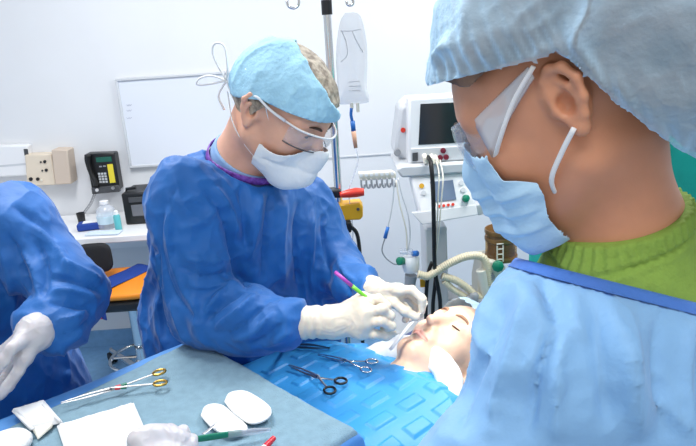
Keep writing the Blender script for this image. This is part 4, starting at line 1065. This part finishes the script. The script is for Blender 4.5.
MB().slab(PX([(-10, 166), (26, 163), (26, 165), (-10, 168)], WY-.0615), B(.002)).obj('trim', M['lgrey'], pb)
# wall telephone
ph = thing('telephone', P(101, 192, WY-.05), 'black wall telephone with green display and yellow strip', 'telephone')
MB().slab(PX([(85, 154), (114, 153), (120, 190), (92, 192)], WY-.07), B(.068)).obj('body', M['black'], ph, bevel=.006)
MB().slab(PX([(91, 188), (118, 185.5), (119.5, 192), (92, 194.5)], WY-.085), B(.03)).obj('cradle_foot', M['dgrey'], ph, bevel=.004)
MB().slab(PX([(95.5, 157.5), (111, 156.5), (112, 161.5), (96.5, 162.5)], WY-.073), B(.004)).obj('display', M['green2'], ph)
MB().slab(PX([(107, 164.5), (112.5, 164), (115.5, 182.5), (110, 183)], WY-.073), B(.004)).obj('paper_strip', M['ystrip'], ph)
for i in range(4):
    for j in range(3):
        MB().slab(PX([(97.8+j*3+i*.5, 173+i*2.7-j*.1), (99.9+j*3+i*.5, 172.9+i*2.7-j*.1), (100.2+j*3+i*.5, 174.8+i*2.7-j*.1), (98.1+j*3+i*.5, 174.9+i*2.7-j*.1)], WY-.074), B(.005)).obj('key', M['lgrey'], ph)
for x, y in ((99, 166), (103, 165.6)):
    MB().slab(PX([(x, y), (x+2.5, y-.1), (x+2.8, y+1.2), (x+.2, y+1.3)], WY-.073), B(.004)).obj('key', M['grey'], ph)
MB().tube(PX([(87.5, 155), (87.5, 161), (90.5, 172), (95.5, 182), (96.5, 186)], WY-.095), [.019, .017, .0135, .017, .019], 12, sm=4, flat=.8).obj('handset', M['rubber'], ph, angle=180)
for x, y, m_ in ((97, 190, 'white'), (113, 188, 'steel')):
    MB().lathe([(.009, -.003), (.009, .004)], P(x, y, WY-.087), (0, -1, 0), 14).obj('badge', M[m_], ph)
cs = [P(x, y, WY-.07) for x, y in ((95, 193), (91, 203), (84, 213), (80, 221), (82, 227), (88, 228))]; cs = spline(cs, 40); co = []
for i, q in enumerate(cs): a = i*1.05; co.append(q+np.array((math.cos(a)*.009, math.sin(a)*.012, .3*math.sin(a)*.011)))
MB().tube(co, .0017, 6).obj('coiled_cord', M['grey'], ph, angle=180)
# counter
zc = P(90, 238, 3.02)[2]
ct = thing('counter', (-1.2, 3.25, 0), 'white counter along the back wall under the telephone', 'counter')
MB().box((-1.35, 3.25, zc-.016), (2.3, .47, .032)).obj('worktop', M['white'], ct, bevel=.004)
for x in (-2.4, -.3): MB().box((x, 3.25, (zc-.03)/2), (.03, .42, zc-.034)).obj('side_panel', M['white'], ct)
MB().box((-1.35, 3.46, zc-.12), (2.07, .02, .16)).obj('back_rail', M['white'], ct)
def onC(px, py): return PZ(px, py, zc)
def base_at(px, Y): q = P(px, 230, Y); return np.array((q[0], Y, zc))
# black device on the counter
q0, q1 = base_at(127, 3.2), base_at(160, 3.2); wd = q1[0]-q0[0]; hz = P(124, 194, 3.2)[2]-zc
dv_ = thing('device', ((q0[0]+q1[0])/2, 3.27, zc), 'black boxy device with grey screen on the white counter', 'device')
MB().box(((q0[0]+q1[0])/2, 3.30, zc+hz/2+.001), (wd, .20, hz)).obj('body', M['black'], dv_, bevel=.008)
MB().box(((q0[0]+q1[0])/2+.01, 3.198, zc+hz*.46), (wd*.62, .006, hz*.36)).obj('screen', mat('grey screen', (110, 112, 118), .25), dv_, bevel=.002)
MB().box(((q0[0]+q1[0])/2+.01, 3.197, zc+hz*.80), (wd*.70, .006, hz*.16)).obj('panel', M['dgrey'], dv_, bevel=.002)
MB().box(((q0[0]+q1[0])/2+.04, 3.197, zc+hz*.18), (.03, .006, .014)).obj('button', M['white'], dv_, bevel=.001)
MB().tube([(q0[0]+.01, 3.26, zc+hz-.01), (q0[0]+.012, 3.26, zc+hz+.012), (q0[0]+.06, 3.26, zc+hz+.014)], .008, 8).obj('knob', M['black'], dv_)
# bottles and small supplies
b0 = base_at(109, 3.18); hb = P(109, 200, 3.18)[2]-zc
bt = thing('bottle', b0, 'clear plastic bottle with cloudy label on the counter', 'bottle')
MB().lathe([(.0001, 0), (.045, .001), (.048, .01), (.048, hb*.62), (.040, hb*.74), (.020, hb*.84), (.018, hb*.92)], b0+(0, 0, .001), n=24).obj('body', M['haze'], bt)
MB().lathe([(.022, 0), (.022, hb*.10), (.012, hb*.12)], b0+(0, 0, hb*.88), n=20).obj('cap', M['white'], bt)
MB().lathe([(.0486, hb*.20), (.0486, hb*.48)], b0, n=24).obj('label', mat('pale blue label', (200, 222, 232), .6), bt)
b1 = base_at(119, 3.12); h1 = P(119, 210, 3.12)[2]-zc
bt = thing('bottle', b1, 'slim teal tinted bottle between clear bottle and black device', 'bottle')
MB().lathe([(.0001, 0), (.016, .001), (.017, .006), (.017, h1*.7), (.010, h1*.82)], b1+(0, 0, .001), n=20).obj('body', mat('teal translucent plastic', (95, 185, 190), .3), bt)
MB().lathe([(.012, 0), (.010, h1*.16), (.004, h1*.2)], b1+(0, 0, h1*.8), n=16).obj('cap', M['white'], bt)
bx = thing('wipes_packet', onC(92, 226), 'blue and white packet lying on counter left of bottle', 'packet')
q = onC(92, 229); MB().box(q+(0, 0, .020), (.13, .07, .036), [unit((1, .2, 0)), unit((-.2, 1, 0)), (0, 0, 1)]).obj('body', M['bluecloth'], bx, bevel=.008)
MB().box(q+(.0, -.004, .040), (.07, .04, .003), [unit((1, .2, 0)), unit((-.2, 1, 0)), (0, 0, 1)]).obj('label', M['paper'], bx)
q = onC(104, 234); tag(MB().box(q+(0, 0, .006), (.17, .06, .008), [unit((1, -.1, 0)), unit((.1, 1, 0)), (0, 0, 1)]).obj('paper_strip', mat('pale blue paper', (205, 220, 235), .7), bevel=.002), 'pale strip of paper packs at the counter edge', 'paper')
q = onC(82, 222); tg = thing('cup', q, 'small black cup under the coiled phone cord', 'cup')
MB().lathe([(.018, 0), (.022, .05), (.020, .05), (.016, .004)], q+(0, 0, .0005), n=20).obj('body', M['black'], tg)
# stool with orange seat
YS = 2.88
sc_ = P(124, 285, YS); stl = thing('stool', (sc_[0], YS+.02, 0), 'wheeled stool with orange seat and black backrest by the counter', 'stool')
fn = lambda p: (np.sqrt(((p.x-sc_[0])/.22)**4+((p.y-YS-.03)/.19)**4+((p.z-sc_[2])/.024)**4+1e-9)-1)*.03
v, f = iso(fn, *box_axes(sc_-(.25, .25, .06), sc_+np.array((.25, .30, .06)), .009)); part('seat', v, f, M['orange'], stl)
MB().box(sc_+(0, .02, -.052), (.39, .33, .06)).obj('seat_pan', M['black'], stl, bevel=.02)
bk = P(95, 258, YS+.06)
fn = lambda p: (np.sqrt(((p.x-bk[0])/.080)**4+((p.y-bk[1])/.026)**4+((p.z-bk[2])/.072)**4+1e-9)-1)*.022
v, f = iso(fn, *box_axes(bk-.11, bk+.11, .006)); part('backrest', v, f, M['blackfab'], stl)
MB().tube([bk+(0, .02, -.02), bk+(.0, .05, -.10), sc_+(-.12, .08, -.05)], .011, 10, sm=4).obj('back_bar', M['steel'], stl)
ax_ = np.array((sc_[0], YS+.06, 0)); MB().lathe([(.034, .075), (.034, .18), (.024, .19), (.024, sc_[2]-.07)], ax_, n=20).obj('column', M['chrome'], stl)
ring = [ax_+(math.cos(a)*.15, math.sin(a)*.15, .20) for a in np.linspace(0, 2*math.pi, 40, endpoint=False)]; MB().tube(ring, .009, 8, closed=True).obj('foot_ring', M['chrome'], stl, angle=180)
MB().tube([ax_+(-.15, 0, .20), ax_+(.15, 0, .20)], .007, 8).obj('ring_spoke', M['chrome'], stl)
cw = PZ(105, 351, .033); a0_ = math.degrees(math.atan2(cw[1]-ax_[1], cw[0]-ax_[0]))
for k in range(5):
    a = math.radians(a0_+72*k); d = np.array((math.cos(a), math.sin(a), 0)); rl_ = float(np.clip(np.linalg.norm((cw-ax_)[:2]), .2, .44)); lg = MB().tube([ax_+d*.02+(0, 0, .105), ax_+d*rl_+(0, 0, .075)], [.022, .013], 10).obj('leg', M['chrome'], stl)
    e = np.array((-d[1], d[0], 0)); c = ax_+d*rl_+(0, 0, .033)
    MB().lathe([(.018, -.020), (.032, -.018), (.033, -.008), (.026, -.004), (.026, .004), (.033, .008), (.032, .018), (.018, .020)], c, e, 22).obj('caster', M['rubber'], lg)
    MB().tube([c, ax_+d*rl_+(0, 0, .09)], .008, 8).obj('caster_stem', M['steel'], lg)
# cloth over the stool seat
def stoolcloth():
    d = unit((.55, 1, 0)); e = unit((1, -.55, 0)); c = np.array((sc_[0]-.02, YS+.03, sc_[2]+.026)); g = []
    for u in np.linspace(-.30, .17, 40):
        row = []
        for w in np.linspace(-.06, .06, 14):
            o = max(0, -u-.165); uu = max(u, -.165)-.35*min(o, .02); row.append(c+d*uu+e*w+(0, 0, .0018*math.sin(w*60+u*20)+.002-o*1.0))
        g.append(row)
    o = thing('cloth', c, 'blue cloth strap with red end draped over the orange stool seat', 'cloth')
    MB().grid(g).obj('strap', M['bluecloth'], o, solid=.004, angle=180)
    MB().grid([[q+(0, -.003, 0) for q in r[3:11]] for r in g[:4]]).obj('red_end', M['red'], o, solid=.005, angle=180)
stoolcloth()
# grey socket plate on the wall
sp_ = thing('socket_plate', P(365, 285, WY-.01), 'grey wall socket plate seen between the pole and the hands', 'socket')
MB().slab(PX([(352, 279), (377.5, 277), (378.5, 292), (353, 294)], WY-.016), B(.015)).obj('plate', mat('grey plate', (140, 142, 150), .4), sp_, bevel=.003)
for x, y in ((371, 281), (372, 288)): MB().lathe([(.006, 0), (.006, .004)], P(x, y, WY-.016), (0, -1, 0), 12).obj('screw', M['dgrey'], sp_)
# ------------------------------------------------------------------ drip stand
YP = 2.05
pa, pb_ = P(327, 12, YP), P(344, 285, YP)
pdx = (pb_[0]-pa[0])/(pb_[2]-pa[2]); pole_at = lambda z: np.array((pa[0]+pdx*(z-pa[2]), YP, z))
def pz(py): return P(335, py, YP)[2]
ivp = thing('drip_stand', pole_at(0), 'chrome drip stand with hooks at the top, behind surgeon', 'drip stand')
zt = pz(10); MB().tube([pole_at(.06), pole_at(zt)], .0125, 14).obj('pole', M['chrome'], ivp)
MB().tube([pole_at(pz(192)), pole_at(pz(11))], .0105, 14).obj('inner_tube', M['steel'], ivp) if False else None
MB().tube([pole_at(zt-.012), pole_at(zt+.03)], .0165, 14).obj('collar', M['black'], ivp)
MB().tube([pole_at(zt+.03), pole_at(zt+.16)], .009, 12).obj('top_rod', M['chrome'], ivp)
top = pole_at(zt+.12)
for s, px in ((-1, 293), (1, 350)):
    q = P(px, 2, YP); hk = [top, top+(q-top)*.55+(0, 0, .05), q+(0, 0, .035), q+(0, 0, .015)]
    MB().tube(hk, .0045, 8, sm=6).obj('hook_arm', M['black'], ivp, angle=180)
    ang = np.linspace(.5*math.pi, -1.15*math.pi, 16); r = .018 if s < 0 else .010
    MB().tube([q+(math.cos(a)*r-0*s, 0, math.sin(a)*r) for a in ang], .0040, 8).obj('hook', M['chrome'], ivp, angle=180)
for k in range(5):
    a = math.radians(20+72*k); d = np.array((math.cos(a), math.sin(a), 0)); MB().tube([pole_at(.10), pole_at(0)+d*.25+(0, 0, .07)], [.016, .011], 10).obj('leg', M['steel'], ivp)
    MB().lathe([(.022, -.010), (.028, -.006), (.028, .006), (.022, .010)], pole_at(0)+d*.25+(0, 0, .029), (-d[1], d[0], 0), 18).obj('caster', M['rubber'], ivp)
# drip bag
bg = thing('drip_bag', P(352, 104, YP), 'clear bag of fluid hanging from the drip stand hook', 'drip bag')
ol = [(345, 13), (357, 13), (362, 20), (366, 38), (367.5, 60), (367, 85), (369, 99), (366, 103), (344, 104.5), (338, 102), (337.5, 85), (336, 62), (337, 40), (340, 22)]
ol3 = spline([P(x, y, YP) for x, y in ol+ol[:1]], 3)[:-1]; cen = P(352, 66, YP); bgv = [cen]; rings = 8; vv = []; ff = []; n = len(ol3)
for side in (-1, 1):
    k0 = len(vv)
    for i in range(rings+1):
        t = i/rings
        for q in ol3:
            p_ = cen+(q-cen)*t; low = np.clip((cen[2]+.10-p_[2])/.2, .25, 1); vv.append(p_+(0, side*.024*math.sqrt(max(0, 1-t*t))*low, 0))
    for i in range(rings):
        for j in range(n):
            a = [k0+i*n+j, k0+i*n+(j+1) % n, k0+(i+1)*n+(j+1) % n, k0+(i+1)*n+j]; ff.append(a if side < 0 else a[::-1])
b_ = MB(); b_.add(vv, ff); b_.obj('bag', M['fluid'], bg, angle=180)
lv = [P(x, y, YP-.012) for x, y in ((338, 78), (350, 79), (367, 76))]; MB().tube(lv, .0016, 6).obj('fluid_line', M['grey'], bg) if False else None
for pts in ([(341, 30), (346, 42), (347, 55), (341, 62)], [(352, 31), (357, 42), (363, 52)], [(340, 31), (352, 31), (361, 29)]): MB().tube([P(x, y, YP-.019) for x, y in pts], .0012, 6, sm=4).obj('seam', M['grey'], bg, angle=180)
for k in range(3): MB().tube([P(349, 82+k*4.5, YP-.0235), P(360, 81.4+k*4.5, YP-.0235)], .0012, 6).obj('print_line', M['grey'], bg)
for x in (351.5, 357.5): MB().tube([P(x, 103, YP), P(x+.6, 112 if x > 355 else 108, YP)], .0055, 10).obj('port', M['cream'], bg)
dl = thing('drip_line', P(355, 140, YP), 'thin drip line with blue connector hanging from the fluid bag', 'drip line')
MB().tube([P(x, y, YP) for x, y in ((351.5, 108), (351, 115), (352.5, 122))], .0050, 10, sm=3).obj('spike', M['bluep'], dl, angle=180)
MB().tube([P(352.5, 121, YP), P(353.5, 131, YP)], .0075, 12).obj('connector', M['bluep'], dl, angle=180)
MB().tube([P(353.5, 131, YP), P(355.8, 148, YP)], [.0078, .0062], 12).obj('drip_chamber', mat('amber tinted chamber', (215, 165, 135), .3), dl, angle=180)
MB().tube([P(x, y, YP-.03) for x, y in ((355.8, 148), (358, 160), (354, 175), (349, 190), (350, 206), (353, 235), (348, 258), (345, 270))], .0020, 8, sm=6).obj('tube', M['haze'], dl, angle=180)
# clamps on the pole
cl_ = thing('pole_clamp', P(347, 193, YP), 'clamp with red lever on the drip stand', 'clamp')
MB().slab(PX([(328, 191), (341, 190), (341.5, 198), (328.5, 198.5)], YP-.028), B(.052)).obj('jaw', M['black'], cl_, bevel=.004)
MB().tube(PX([(340, 195), (349, 193.5), (356, 192.5), (364, 192)], YP-.03), [.009, .014, .0155, .012], 14, sm=4).obj('lever', M['red'], cl_, angle=180)
yb = thing('pole_clamp', P(349, 212, YP), 'yellow clamp block with screw on the drip stand under the red lever', 'clamp')
MB().slab(PX([(336, 205.5), (360, 203), (363, 207), (363, 217), (360, 220), (337, 221)], YP-.034), B(.060)).obj('block', M['yellow'], yb, bevel=.004)
for x, y in ((358, 209), (340.5, 218)): MB().lathe([(.005, 0), (.005, .004)], P(x, y, YP-.034), (0, -1, 0), 12).obj('screw', M['dsteel'], yb)
kn = thing('pole_clamp', P(345, 227, YP), 'black ribbed knob under the yellow clamp block', 'knob')
kc = P(346, 228, YP-.045); pr = []
mb = MB(); v0 = []
for z_ in (0, .035):
    for k in range(40):
        a = 2*math.pi*k/40; r = .021*(1+.10*math.cos(8*a)); v0.append(kc+(math.cos(a)*r, z_, math.sin(a)*r))
mb.add(v0, [tuple(range(40)), tuple(range(79, 39, -1))]+[(k, k+40, (k+1) % 40+40, (k+1) % 40) for k in range(40)]); mb.obj('knob', M['black'], kn, bevel=.003)
MB().tube([kc+(0, .03, 0), kc+(-.01, .05, .0)], .007, 8).obj('stem', M['steel'], kn)
for nm, pts, lab in (('cable', [(340, 227), (333, 236), (331, 255), (332, 285), (334, 320)], 'black cable hanging left of the drip stand pole'), ('cable', [(350, 226), (357, 234), (360, 255), (361, 285), (362, 330)], 'black cable hanging right of the drip stand pole')):
    c = [P(x, y, YP-.03) for x, y in pts]; c += [c[-1]+(0, .02, -.3), np.array((c[-1][0], YP+.05, .012)), np.array((c[-1][0]+.15, YP+.15, .012))]
    tag(MB().tube(c, .0065, 10, sm=6).obj(nm, M['rubber'], angle=180), lab, 'cable')
# ------------------------------------------------------------------ anaesthesia machine at the back
YM = 2.55
am = thing('anaesthesia_machine', P(440, 260, YM+.15)*(1, 1, 0), 'grey anaesthesia machine with monitor between the surgeon and nurse', 'machine')
def sl(name, m, pts, Y, d, parent=None, bevel=.004): return MB().slab(PX(pts, Y), B(d)).obj(name, m, parent or am, bevel=bevel)
mo_ = sl('monitor', M['white'], [(408.5, 98), (455, 95), (484, 94), (486, 160), (408.5, 165)], YM, .10, bevel=.010)
sl('monitor_shell', M['lgrey'], [(400, 108), (410, 100), (482, 97), (484, 158), (408, 164), (394, 154)], YM+.09, .20, bevel=.014)
sl('screen', M['screen'], [(420.5, 104), (472, 101.5), (473, 142), (418.5, 145)], YM-.002, .006, mo_, .001)
sl('connector_panel', M['lgrey'], [(411, 149), (484, 145), (485, 158), (411, 163)], YM-.006, .012, mo_, .002)
sl('socket_block', M['dgrey'], [(412.5, 153), (418, 152.5), (418, 161), (412.5, 161.5)], YM-.012, .010, mo_, .001)
for x, y in ((443, 150.5), (446, 157), (440, 157.5)):
    MB().lathe([(.011, 0), (.011, .006), (.006, .007)], P(x, y, YM-.006), (0, -1, 0), 16).obj('port', mat('dark red port', (120, 30, 50), .4), mo_)
MB().lathe([(.010, 0), (.010, .005)], P(403, 130, YM+.088), (0, -1, 0), 14).obj('badge', M['red'], mo_)
MB().lathe([(.014, 0), (.014, .02)], P(397, 152, YM+.088), (0, -1, 0), 16).obj('knob', M['grey'], mo_)
for x, y in ((424, 155), (431, 155.5), (435, 156.5)):
    MB().tube([P(x, y, YM-.02), P(x+1, y+3, YM-.035), P(x+2, y+8, YM-.035)], .010, 10).obj('plug', M['cream'], mo_)
sl('shelf', M['lgrey'], [(396, 170), (402, 166), (474, 162), (480, 166), (480, 172), (402, 178)], YM-.04, .32, bevel=.008)
# ventilator module, leaning back
def tilt(pts, y0, y1, d, m, name, parent=None, bevel=.004, push=0):
    lo, hi = 171, 224
    return MB().slab([P(x, y, y1+(y0-y1)*(y-lo)/(hi-lo)-push) for x, y in pts], (0, d, 0)).obj(name, m, parent or am, bevel=bevel)
y0, y1 = YM-.10, YM-.02
vm = tilt([(410, 176), (468, 171), (478.5, 215), (422, 225)], y0, y1, .16, M['white'], 'ventilator_module', bevel=.010)
tilt([(411.5, 213), (476, 204.5), (478.5, 215), (422, 225)], y0, y1, .02, M['lgrey'], 'lower_edge', vm, push=.003)
tilt([(430, 182), (453, 180), (456.5, 199.5), (434, 202)], y0, y1, .012, M['lcd'], 'display', vm, .001, push=.004)
for x, y, m_ in ((421.5, 186, 'yellow'), (423.5, 193, 'lgrey'), (461, 183, 'lgrey'), (463, 190, 'lgrey')):
    MB().lathe([(.010, 0), (.010, .006)], P(x, y, y1+(y0-y1)*(y-171)/53), (0, -1, .35), 14).obj('button', M[m_], vm)
for k in range(4): MB().lathe([(.006, 0), (.006, .006)], P(439+k*4.6, 206.3-k*.6, y1+(y0-y1)*(206-171)/53), (0, -1, .35), 12).obj('button', M['red'], vm)
MB().lathe([(.015, 0), (.014, .018), (.010, .020)], P(465.5, 198.5, y1+(y0-y1)*(199-171)/53), (0, -1, .35), 20).obj('dial', M['green'], vm)
MB().slab(PX([(474, 206), (484, 203), (488, 212), (479, 216)], YM-.02), B(.08)).obj('bracket', M['lgrey'], am, bevel=.004)
# column, trolley
cA, cB = P(433, 222, YM+.13), None
MB().box((cA[0], YM+.13, (cA[2]+.40)/2), (.095, .16, cA[2]-.40)).obj('column', M['lgrey'], am, bevel=.008)
cbx = P(437, 260, YM+.15); MB().box((cbx[0], YM+.16, .29), (.50, .40, .32)).obj('trolley', M['lgrey'], am, bevel=.015)
MB().box((cbx[0], YM+.16, .10), (.54, .46, .08)).obj('base', M['grey'], am, bevel=.015)
for sx in (-.22, .22):
    for sy in (-.18, .18): MB().lathe([(.022, -.012), (.03, -.008), (.03, .008), (.022, .012)], (cbx[0]+sx, YM+.16+sy, .031), (1, 0, 0), 18).obj('caster', M['rubber'], am)
# hanger rail with its row of hooks and tubes
rl = thing('tube_rack', P(378, 178, YM-.03), 'cream rack of hanging clips at left of the monitor', 'rack')
MB().slab(PX([(358, 173), (392, 171), (396, 173.5), (396, 179), (360, 181)], YM-.04), B(.03)).obj('rail', M['cream'], rl, bevel=.004)
for k in range(7):
    x = 361+k*5.2; y = 179.5-k*.3
    MB().tube([P(x, y, YM-.045), P(x+.3, y+5, YM-.045), P(x+1.6, y+8.5, YM-.045), P(x+3.4, y+8, YM-.045), P(x+3.6, y+5, YM-.045)], .0042, 8, sm=5).obj('clip', M['grey'], rl, angle=180)
    MB().lathe([(.007, 0), (.007, .008)], P(x, y-4.5, YM-.04), (0, -1, 0), 12).obj('stud', M['white'], rl)
# leads and cables
def cable(pts, r, m, lab, Y=YM-.06, name='cable', sm=6, cat='cable'):
    return tag(MB().tube([P(q[0], q[1], q[2] if len(q) > 2 else Y) for q in pts], r, 8, sm=sm).obj(name, m, angle=180), lab, cat)
cable([(428, 157, YM-.03), (431, 164, YM-.12), (433, 190, YM-.14), (434, 230, YM-.14), (435, 270, YM-.10), (440, 300, YM-.08), (440, 330, YM-.06)], .0085, M['rubber'], 'thick black cable running down in front of the ventilator screen')
cable([(432, 262), (428, 275), (426, 300), (426, 330)], .008, M['rubber'], 'black hose at left of the machine column')
cable([(437, 266), (435, 285), (433, 305), (433, 330)], .008, M['rubber'], 'black hose at centre of the machine column')
cable([(436, 160, YM-.03), (439, 175, YM-.13), (438, 200, YM-.14), (437, 225, YM-.13), (434, 262, YM-.1)], .0028, M['cream'], 'thin cream lead from the monitor over the small display')
cable([(440, 160, YM-.03), (443, 178, YM-.13), (441, 205, YM-.14), (438, 240, YM-.13), (434, 265, YM-.1)], .0028, M['cream'], 'second thin cream lead, to the right of the first')
cable([(394, 178), (393, 200), (389, 222), (386, 233)], .0028, M['lgrey'], 'grey lead from the rack down to the blue connector', name='monitor_lead')
tag(MB().tube([P(388, 227, YM-.06), P(385, 238, YM-.06)], [.007, .008], 10).obj('lead_connector', M['bluep'], angle=180), 'small blue connector on the hanging grey lead', 'connector')
cable([(385, 238), (382, 250), (386, 258), (394, 264), (400, 264)], .0028, M['grey'], 'grey lead curving from blue connector to the green valve', name='monitor_lead')
cable([(398, 178), (402, 195), (408, 215), (410, 235), (408, 250)], .0026, M['lgrey'], 'pale lead from the shelf to the blue valve', name='monitor_lead')
cable([(396, 180), (400, 205), (406, 230), (407, 255)], .0030, M['cream'], 'cream lead nearest the left edge of the ventilator', name='monitor_lead')
# absorber valves and hoses
va = thing('breathing_valve', P(408, 275, YM-.05), 'white valve assembly with green and blue caps under the rack', 'valve')
MB().lathe([(.030, 0), (.036, .02), (.036, .055), (.028, .065)], P(411, 271, YM-.05), n=24).obj('body', M['white'], va)
MB().tube([P(411, 275, YM-.05), P(409, 292, YM-.05), P(409, 318, YM-.05)], [.026, .020, .018], 14).obj('stem', M['grey'], va)
MB().lathe([(.014, -.014), (.017, -.008), (.017, .012), (.012, .015)], P(401, 261, YM-.07), (-.6, -.6, .2), 18).obj('cap', M['green'], va)
MB().lathe([(.010, -.014), (.012, -.008), (.012, .012), (.009, .015)], P(415, 253.5, YM-.07), (.6, -.6, .2), 18).obj('cap', M['bluep'], va)
MB().tube([P(400, 252, YM-.07), P(417, 254, YM-.07)], .008, 10).obj('cross_tube', M['haze'], va)
for x in (401, 406, 411): MB().lathe([(.009, 0), (.009, .016), (.006, .018)], P(x, 253, YM-.07), n=14).obj('nipple', M['clear'], va)
MB().slab(PX([(420, 280), (425, 279.5), (425.5, 287), (420.5, 287.5)], YM-.04), B(.01)).obj('tag', M['yellow'], va)
def hose(pts, r, lab, Y=YM-.1, m='hose'):
    p_ = spline([P(q[0], q[1], q[2] if len(q) > 2 else Y) for q in pts], 60); L = np.concatenate([[0], np.cumsum(np.linalg.norm(np.diff(p_, axis=0), axis=1))])
    n_ = int(L[-1]/.0022); u = np.linspace(0, L[-1], n_); q = [np.array([np.interp(t, L, [k[i] for k in p_]) for i in range(3)]) for t in u]
    return tag(MB().tube(q, [r*(1+.10*math.sin(t/.009*2*math.pi)) for t in u], 14).obj('breathing_hose', M[m], angle=180), lab, 'hose')
hose([(418, 274), (428, 276), (438, 270), (452, 262), (468, 256), (482, 257), (487, 268), (489, 285)], .016, 'upper cream breathing hose arching to the absorber')
hose([(442, 276), (455, 280), (466, 287), (474, 294), (482, 298)], .015, 'middle cream hose leading down to the absorber base')
hose([(444, 281), (454, 290), (466, 297), (478, 302)], .013, 'lower cream hose beneath the middle one')
ab = thing('absorber', P(498, 300, YM-.05), 'white absorber block with hose ports beside the nurse sleeve', 'absorber')
MB().slab(PX([(482, 262), (500, 259), (506, 268), (505, 300), (478, 310), (478, 285)], YM-.08), B(.14)).obj('body', M['cream'], ab, bevel=.012)
MB().tube([P(481, 270, YM-.10), P(487, 300, YM-.10)], [.022, .018], 14).obj('port', M['cream'], ab)
MB().lathe([(.022, -.012), (.024, -.006), (.024, .010), (.016, .016)], P(498, 266, YM-.11), (-.3, -1, .2), 8).obj('knob', M['green'], ab)
MB().lathe([(.014, -.012), (.014, .012)], P(491, 276, YM-.10), (0, -1, 0), 16).obj('gauge', M['grey'], ab)
for x, y in ((474, 300), (480, 306), (470, 303)): MB().lathe([(.018, 0), (.020, .02), (.014, .03)], P(x, y, YM-.12), n=18).obj('fitting', M['grey'], ab)
MB().tube([P(440, 316, YM-.08), P(478, 306, YM-.08)], .016, 12).obj('pipe', M['lgrey'], ab)
cn = thing('canister', P(501, 257, YM-.02), 'amber see-through canister with metal rim behind the nurse mask', 'canister')
cb, ctp = P(501, 258, YM-.02), P(501, 228, YM-.02); hc = ctp[2]-cb[2]
MB().lathe([(.062, 0), (.064, .006), (.064, hc-.006), (.062, hc)], cb, n=32).obj('jar', M['amber'], cn)
for z_ in (.0, hc-.018, hc*.62): MB().lathe([(.066, z_), (.067, z_+.004), (.067, z_+.014), (.066, z_+.018)], cb, n=32).obj('band', mat('brass band', (150, 115, 70), .35, .6), cn)
MB().lathe([(.055, .012), (.055, hc*.55)], cb, n=28).obj('granules', mat('brown granules', (120, 82, 48), .8, bump=.8, bscale=90), cn)
for k in (-1, 1): MB().tube([cb+(k*.012-.02, -.066, .01), cb+(k*.012-.02, -.066, hc*.6)], .003, 6).obj('ladder_rail', M['cream'], cn)
for k in range(4): MB().tube([cb+(-.034, -.066, .02+k*.022), cb+(-.006, -.066, .02+k*.022)], .0025, 6).obj('ladder_rung', M['cream'], cn)
for x0_, x1_ in ((-.02, -.05), (.02, .045), (.0, .01)): MB().tube([ctp+(x0_, 0, -.005), ctp+(x0_*1.1, -.02, .04), ctp+(x1_, -.03, .09)], .010, 10, sm=4).obj('hose_stub', M['rubber'], cn)
# the block the machine carries the canister on
sl('absorber_arm', M['grey'], [(446, 300), (505, 290), (520, 300), (520, 330), (446, 330)], YM+.06, .12, bevel=.008)
gp = thing('monitor_clip', P(522, 240, YM-.3), 'clear syringe shaped fitting at the nurse collar', 'fitting')
# teal draped trolley behind the nurse
tq = P(600, 190, 1.75)
def tealdrape():
    c0 = np.array((.93, 1.72, 0)); g = []; hx, hy = .39, .20; n = 120
    tops = 1.50
    outl = []
    for k in range(n):
        a = 2*math.pi*k/n; x = math.copysign(abs(math.cos(a))**.55, math.cos(a))*hx; y = math.copysign(abs(math.sin(a))**.55, math.sin(a))*hy; outl.append((x, y, a))
    for t in np.linspace(0, 1, 14):
        g.append([c0+(x*t, y*t, tops+.03*math.cos(x*6)*1-.03*t**6+.004*math.sin(x*30+y*22)) for x, y, a in outl])
    for t in np.linspace(0, 1, 40)[1:]:
        w = .02*math.sin(0)+.0; g.append([c0+(x*(1+.05*t)+.022*t**.7*math.sin(a*17+2*math.sin(a*3))*math.cos(a), y*(1+.05*t)+.022*t**.7*math.sin(a*17+2*math.sin(a*3))*math.sin(a), tops-.03+.03*math.cos(x*6)-t*(tops-.12)) for x, y, a in outl])
    g = [r+r[:1] for r in g]
    tr = thing('equipment_trolley', c0, 'teal cloth covered trolley behind the neck of the nurse', 'trolley')
    MB().grid(g).obj('cover', M['teal'], tr, solid=.003, angle=180)
    MB().box(c0+(0, 0, .74), (2*hx-.22, 2*hy-.14, 1.30)).obj('cabinet', M['grey'], tr, bevel=.01)
    for sx in (-1, 1):
        for sy in (-1, 1): MB().lathe([(.03, -.012), (.04, -.008), (.04, .008), (.03, .012)], c0+(sx*(hx-.15), sy*(hy-.10), .041), (1, 0, 0), 18).obj('caster', M['rubber'], tr)
tealdrape()
bpy.data.objects.remove(gp)
# ------------------------------------------------------------------ groups of repeats
GR = {'eye_pad': 'eye pads on the tray', 'cable': 'black and cream cables', 'monitor_lead': 'leads hanging by the machine', 'breathing_hose': 'breathing hoses of the machine',
      'pole_clamp': 'clamps on the drip stand', 'bottle': 'bottles on the counter', 'person': 'people in the operating room', 'scalpel': 'scalpels'}
for o in bpy.data.objects:
    k = o.name.split('.')[0]
    if o.parent is None and k in GR and 'label' in o: o['group'] = GR[k]
